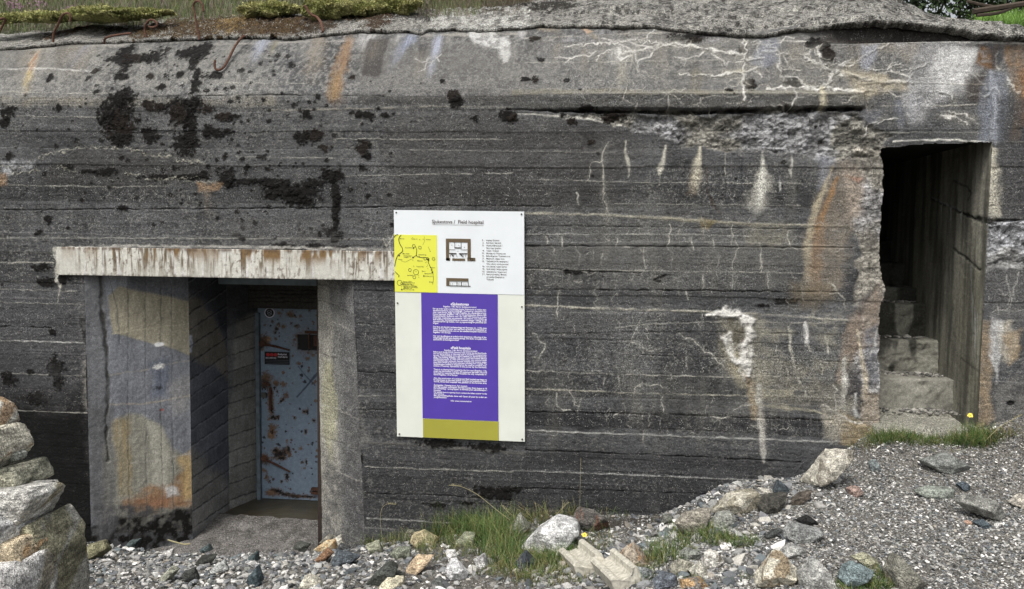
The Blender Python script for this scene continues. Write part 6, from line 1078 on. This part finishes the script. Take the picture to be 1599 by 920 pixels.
def tufts(lst, rng, gsurf=ground):
    it = []
    for (px, py, rx, ry, n, hpx, mix) in lst:
        for _ in range(int(n*.75)):
            a, r = rng.rand()*6.28, math.sqrt(rng.rand()); qx, qy = px+rx*1.15*r*math.cos(a)+rng.normal(0, 5), py+ry*1.3*r*math.sin(a); P, vd = hit_fast(qx, qy)
            if P is None: continue
            c0, c1 = GC[rng.choice(5, p=mix)]; k = rng.uniform(.75, 1.25); it.append((P[0], P[1], P[2]-.01, hpx*(.72 if px > 1300 else 1)*vd/FPX*rng.uniform(.25, 1.35), rng.uniform(.0016, .0042), abs(rng.normal(0, .7))+.1, rng.rand()*6.28, c0*k, c1*k))
    return it
_hpx = np.arange(520, 1640, 10); _hpy = np.arange(640, 935, 5); _H = {}
def hit_fast(px, py):
    k = (int(px//6), int(py//4))
    if k not in _H: _H[k] = hit(k[0]*6+3, k[1]*4+2)
    P, vd = _H[k]; d = ray(px, py); P2 = EYE+d*((P[2]-EYE[2])/d[2]) if abs(d[2]) > .02 else P
    if P2[1] > -.015: P2[1] = -.015-random.random()*.04
    if not (P[1] < .3) or np.hypot(*(P2-P)[:2]) > .25: P2 = P.copy()
    P2[2] = float(ground(P2[0], P2[1])); return P2, vd
rgs = np.random.RandomState(5); MG = [.34, .34, .2, .08, .04]; MY = [.2, .15, .3, .25, .1]; MB = [.15, .1, .2, .3, .25]
gr = tufts([(600, 848, 22, 8, 220, 22, MY), (630, 838, 30, 8, 320, 26, MY), (660, 846, 25, 12, 200, 22, MG), (700, 826, 35, 8, 800, 50, MG), (718, 838, 40, 14, 800, 38, MG), (690, 862, 40, 12, 380, 22, MY), (750, 836, 36, 12, 800, 42, MG), (785, 838, 30, 16, 900, 42, MG), (780, 862, 38, 16, 1100, 34, MG), (810, 876, 45, 14, 1100, 26, MG), (835, 890, 50, 14, 1100, 24, MY), (770, 890, 30, 10, 350, 20, MY), (860, 872, 36, 8, 700, 24, MG), (878, 852, 18, 10, 350, 28, MG),
    (845, 815, 30, 5, 260, 34, MY), (893, 805, 20, 5, 120, 26, MY), (935, 850, 22, 14, 220, 22, MY), (950, 808, 30, 3, 60, 18, MB), (1030, 868, 16, 12, 420, 26, MG), (1018, 880, 22, 10, 320, 22, MY), (1060, 870, 18, 8, 220, 22, MG), (1085, 838, 38, 8, 520, 24, MG), (1120, 844, 26, 8, 420, 22, MG), (1150, 850, 34, 7, 520, 18, MG), (1068, 855, 14, 8, 200, 24, MG), (1000, 905, 20, 8, 260, 22, MG), (860, 905, 60, 10, 700, 16, MY), (1078, 910, 20, 6, 160, 16, MG),
    (1160, 905, 24, 12, 60, 14, MG), (1325, 914, 20, 8, 320, 20, MG), (1375, 908, 26, 12, 700, 24, MG), (1350, 925, 40, 8, 400, 20, MG), (1408, 853, 8, 3, 100, 8, MG), (1450, 880, 26, 3, 90, 5, MY), (1410, 838, 12, 3, 60, 5, MG),
    (1375, 688, 18, 7, 560, 26, MG), (1405, 685, 24, 7, 700, 24, MG), (1440, 690, 26, 6, 620, 20, MG), (1475, 692, 26, 6, 620, 20, MG), (1512, 688, 26, 9, 1100, 34, MG), (1535, 692, 18, 8, 600, 28, MG), (1555, 684, 22, 6, 220, 30, MB), (1580, 680, 26, 5, 160, 24, MB), (1350, 698, 18, 5, 160, 20, MY), (1480, 706, 60, 3, 160, 10, MY), (740, 800, 24, 3, 100, 22, MB)], rgs)
blades('grass', gr, 'green and straw coloured grass growing at the foot of the wall and on the slope', rgs)
def stalk(pts, y, r, label, head=None, hc=None):
    P = [np.array(at_d(p[0], p[1], y)) for p in pts]; bm = bmesh.new(); tube(bm, smooth_path(P, 5), r, 5)
    root = empty('grass_stalk', tuple(P[0]), label, 'grass stalk'); bmobj('stem', bm, M_STRAW, root)
    if head:
        bm = bmesh.new()
        for _ in range(26):
            t_ = random.random(); c = P[-2]*(1-t_)+P[-1]*t_; a = random.uniform(0, 6.28); e = c+np.array([math.cos(a)*.012, math.sin(a)*.01, random.uniform(.0, .02)]); tube(bm, [c, e], [.0012, .0006], 4)
        bmobj('seed_head', bm, M_STRAW, root)
M_STRAW = plain("straw", S(150, 142, 104), .8, .2, 40)
stalk([(796, 812), (775, 796), (745, 772), (720, 760), (702, 758)], 5.6, .0018, 'long pale grass stalk arching left across the wall below the board', True)
stalk([(597, 842), (594, 815), (596, 795), (605, 787), (618, 788)], 5.75, .0012, 'thin curved grass stalk before the wall near the doorway corner', True)
stalk([(850, 838), (868, 805), (888, 784)], 5.5, .0012, 'pale grass stalk leaning right above the white boulder', True)
stalk([(905, 800), (906, 760), (907, 715)], 5.7, .001, 'fine upright grass stalk in front of the wall right of the board', False)
stalk([(800, 805), (792, 798), (784, 790)], 5.6, .0014, 'short grass stalk with a feathery seed head below the board', True)
stalk([(1535, 692), (1560, 668), (1582, 655), (1596, 648)], 5.5, .0018, 'long pale stalk leaning right beside the right doorway', True)
def flower(px, py, vd, r, label):
    c = at_d(px, py, vd); root = empty('yellow_flower', (float(c[0]), float(c[1]), float(c[2])-.12), label, 'flower', 'yellow hawkweed flowers'); bm = bmesh.new()
    tocam = (EYE-c)/np.linalg.norm(EYE-c)*.7+np.array([0, 0, .7]); tocam /= np.linalg.norm(tocam); a_ = np.cross(tocam, [0, 0, 1]); a_ /= np.linalg.norm(a_); b_ = np.cross(a_, tocam)
    for k in range(14):
        an = 6.283*k/14+random.uniform(-.1, .1); d_ = a_*math.cos(an)+b_*math.sin(an); n_ = -a_*math.sin(an)+b_*math.cos(an); rr = r*random.uniform(.8, 1.1)
        v = [bm.verts.new(c+q_) for q_ in (n_*r*.08, d_*rr*.7+n_*r*.2+tocam*r*.15, d_*rr+tocam*r*.1, d_*rr*.7-n_*r*.2+tocam*r*.15, -n_*r*.08)]; bm.faces.new(v)
    bmobj('petals', bm, M_YFLOWER, root); bm = bmesh.new(); tube(bm, [c-tocam*.004, c+tocam*.006], [r*.3, r*.22], 8); bmobj('flower_centre', bm, plain("flower_centre", S(214, 150, 14), .7), root)
    bm = bmesh.new(); tube(bm, smooth_path([c, c+np.array([.01, .01, -.06]), c+np.array([.02, .01, -.14])], 4), .0014, 5); bmobj('stem', bm, plain("green_stem", S(84, 110, 46), .7), root)
flower(912.5, 835.5, 5.2, .019, 'yellow flower beside the white boulder'); flower(1515, 649, 5.55, .021, 'yellow flower in front of the right doorway'); flower(943, 884, 4.75, .010, 'tiny yellow flower beyond the concrete channel pieces')
# twig on the sill, dead roots
bm = bmesh.new(); Pq = [at_d(x, y, 6.3) for x, y in ((262, 843), (275, 847), (288, 850), (297, 849))]; tube(bm, smooth_path(Pq, 4), .006, 6); tag(bmobj('twig', bm, M_STRAW), 'pale twig lying on the edge of the concrete sill', 'twig')
# roof vegetation
def hillpts(n, xr, yr, hmin, hmax, cols, rng, wd=.004, lean=.4, cond=None):
    x = rng.uniform(*xr, n); y = rng.uniform(*yr, n); z = hill(x, y); it = []
    for i in range(n):
        if cond is not None and not cond(x[i], y[i]): continue
        c0, c1 = cols[rng.randint(len(cols))]; k = rng.uniform(.7, 1.3); it.append((x[i], y[i], z[i]-.02, rng.uniform(hmin, hmax), wd, abs(rng.normal(0, lean))+.05, rng.rand()*6.28, c0*k, c1*k))
    return it
HG = [(S(44, 58, 24), S(94, 118, 46)), (S(56, 66, 30), S(118, 132, 62)), (S(60, 50, 34), S(112, 100, 74)), (S(76, 62, 56), S(140, 118, 116)), (S(50, 60, 30), S(86, 104, 48))]
HG = [(a*1.2, b*1.35) for a, b in HG]
HD = [(S(52, 44, 34), S(120, 106, 88)), (S(64, 56, 44), S(138, 124, 104)), (S(48, 48, 28), S(92, 90, 50))]
blades('heather', hillpts(26000, (-6.2, -1.1), (.8, 2.4), .05, .17, HG, rgs), 'green grass and heather covering the top of the bunker on the left', rgs, segs=3)
blades('heather', hillpts(12000, (-1.9, .25), (.85, 2.2), .05, .14, HD, rgs, .004, .8), 'dry brown heather on top of the bunker in the middle', rgs, segs=3)
# green moss cushions on the roof edge
M_MOSS = col_material("moss", grain=1.2, fine=160, coarse=60, lo=.5, hi=1.7, bump=1, dist=.012, flake=0)
def cushion(px, py, rx, ry, label, vdm, seed):
    C0 = at_d(px, py, vdm); D, Fc = ICO4; a, b = rx*vdm/FPX, ry*vdm/FPX; V = D.copy(); n = fbm(V[:, 0]*3.2+seed, V[:, 2]*1.5+V[:, 1]*2, seed % 8, 5); n2 = fbm(V[:, 0]*26+seed, V[:, 2]*18+V[:, 1]*14, (seed+3) % 8, 3)
    sc = 1+.62*(n-.5)*2; V = V*sc[:, None]; P = C0+V[:, 0:1]*np.array([a, 0, -.0])+V[:, 1:2]*np.array([0, max(a*.5, .08), .04])+V[:, 2:3]*np.array([0, 0, b]); P[:, 2] += (n2-.5)*.022
    c = S(142, 146, 52)*(.45+1.0*n2)[:, None]; c = c*(1-ss(.5, .65, n)[:, None]*.6)+S(168, 162, 80)*ss(.5, .65, n)[:, None]*.6*(.5+n2)[:, None]
    rr_ = np.random.RandomState(seed); k = rr_.choice(np.where(V[:, 2] > -.4)[0], 9000); B = P[k]+rr_.normal(0, .004, (9000, 3)); a_ = rr_.normal(0, .0035, (9000, 3)); up_ = V[k]*np.array([1, 1, 1])*.012+rr_.normal(0, .006, (9000, 3)); nb = len(P)
    P = np.vstack([P, np.stack([B-a_, B+a_, B+up_], 1).reshape(-1, 3)]); Fc = np.vstack([Fc, nb+np.arange(27000).reshape(-1, 3)]); c = np.vstack([c, np.repeat(c[k]*rr_.uniform(.5, 1.9, (9000, 1)), 3, 0)])
    tag(npmesh('moss_cushion', P, Fc, M_MOSS, None, c, True), label, 'moss', 'green moss cushions on the roof edge')
for i, (px, py, rx, ry, vdm, lb) in enumerate(((160, 22, 58, 9, 6.95, 'long bright green moss cushion behind the hooked bars'), (75, 26, 40, 6, 6.95, 'low strip of moss left of the long cushion'), (10, 29, 22, 5, 6.95, 'small moss cushion at the left edge of the roof'), (222, 20, 34, 6, 6.95, 'flat end of moss right of the long cushion'), (420, 14, 44, 9, 7.0, 'yellowish green moss cushion left of the bent steel bar'), (505, 12, 38, 15, 6.85, 'rounded bright green moss cushion beside the bent steel bar'), (560, 12, 30, 8, 6.9, 'moss cushion between two larger ones'), (618, 7, 32, 12, 6.9, 'bright moss cushion at the right end of the row'))): cushion(px, py+2, rx*(1.25 if px < 300 else .95), ry*1.2, lb, vdm, i*5+2)
# heather bloom
it = []
for cx, cy in ((18, 6), (28, 10), (100, 18), (112, 14), (60, 8)):
    for _ in range(40):
        P = at_d(cx+random.gauss(0, 6), cy+random.gauss(0, 3), 7.3); it.append((P[0], P[1], P[2], .02, .012, .3, random.random()*6.28, S(130, 96, 112), S(168, 130, 150)))
blades('heather_bloom', it, 'pink heather flowers on the roof', rgs, segs=1)
# bushes behind the right end of the bunker
def bush(name, cx, cy, cz, rx, ry, rz, n, leaf, cols, label, seed, trunk=True):
    rng = np.random.RandomState(seed); root = empty(name, (cx, cy, cz), label, 'bush'); d = rng.normal(size=(n, 3)); d /= np.linalg.norm(d, axis=1)[:, None]; cl = rng.normal(size=(26, 3)); cl /= np.linalg.norm(cl, axis=1)[:, None]
    k = rng.randint(26, size=n); P = cl[k]*rng.uniform(.45, .9, (26, 1))[k]+d*rng.rand(n, 1)**.4*.34; P = P*np.array([rx, ry, rz])+np.array([cx, cy, cz+rz*.75])
    a = rng.normal(size=(n, 3)); a /= np.linalg.norm(a, axis=1)[:, None]; b = np.cross(a, rng.normal(size=(n, 3))); b /= np.linalg.norm(b, axis=1)[:, None]; s_ = leaf*rng.uniform(.6, 1.3, (n, 1))
    V = np.stack([P-a*s_, P+b*s_*.45, P+a*s_, P-b*s_*.45], 1).reshape(-1, 3); Fc = np.arange(n*4).reshape(n, 4); c = np.array(cols)[rng.randint(len(cols), size=26)][k]*rng.uniform(.6, 1.4, (n, 1)); npmesh('crown', V, Fc, M_LEAF, root, np.repeat(c, 4, 0))
    bm = bmesh.new()
    for i in range(8): e = np.array([cx, cy, cz+rz*.75])+cl[i]*np.array([rx, ry, rz])*.8; tube(bm, smooth_path([(cx, cy, cz-.2), (cx+(e[0]-cx)*.4, cy+(e[1]-cy)*.4, cz+.4), tuple(e)], 3), [.03, .028, .025, .02, .015, .01, .008][:7] , 5)
    bmobj('branches', bm, M_DARKSTEEL, root)
for px, vd, w_, cols, lb, s_ in ((1420, 10.5, 1.3, [S(34, 52, 20), S(48, 70, 28), S(30, 40, 18)], 'dark green bush behind the dome of the roof', 3), (1505, 10, 1.2, [S(40, 66, 22), S(56, 84, 30), S(28, 42, 18)], 'mid green bush behind the roof, between the two others', 4), (1590, 10.5, 1.3, [S(38, 60, 24), S(52, 74, 28), S(26, 38, 16)], 'dark green bush at the top right corner', 5)):
    P = at_d(px, 30, vd); bush('bush', P[0], P[1], float(P[2])-.7, w_, .8, 1.3, 9000, .035, cols, lb, s_)
rgb_ = np.random.RandomState(9); it = []
for _ in range(2200):
    px = rgb_.uniform(1525, 1640); P = at_d(px, 40+rgb_.uniform(-4, 8), 8.6+rgb_.rand()*.8); it.append((P[0], P[1], P[2]-.05, rgb_.uniform(.12, .28), .008, abs(rgb_.normal(0, .5)), rgb_.rand()*6.28, S(70, 110, 30), S(134, 178, 62)))
blades('tall_grass', it, 'bright green grass behind the right end of the roof', rgb_)
bm = bmesh.new()
for pts, r_ in ((((1640, 2), (1600, 6), (1560, 12), (1520, 18)), .03), (((1590, 8), (1560, 20), (1525, 24)), .018), (((1560, 12), (1535, 8), (1510, 2)), .016)): tube(bm, smooth_path([at_d(x, y, 8.5) for x, y in pts], 4), r_, 6)
tag(bmobj('fallen_branch', bm, plain("bark", S(70, 60, 50), .9, .3, 20)), 'dark bare branch lying across the bushes at the top right', 'branch')
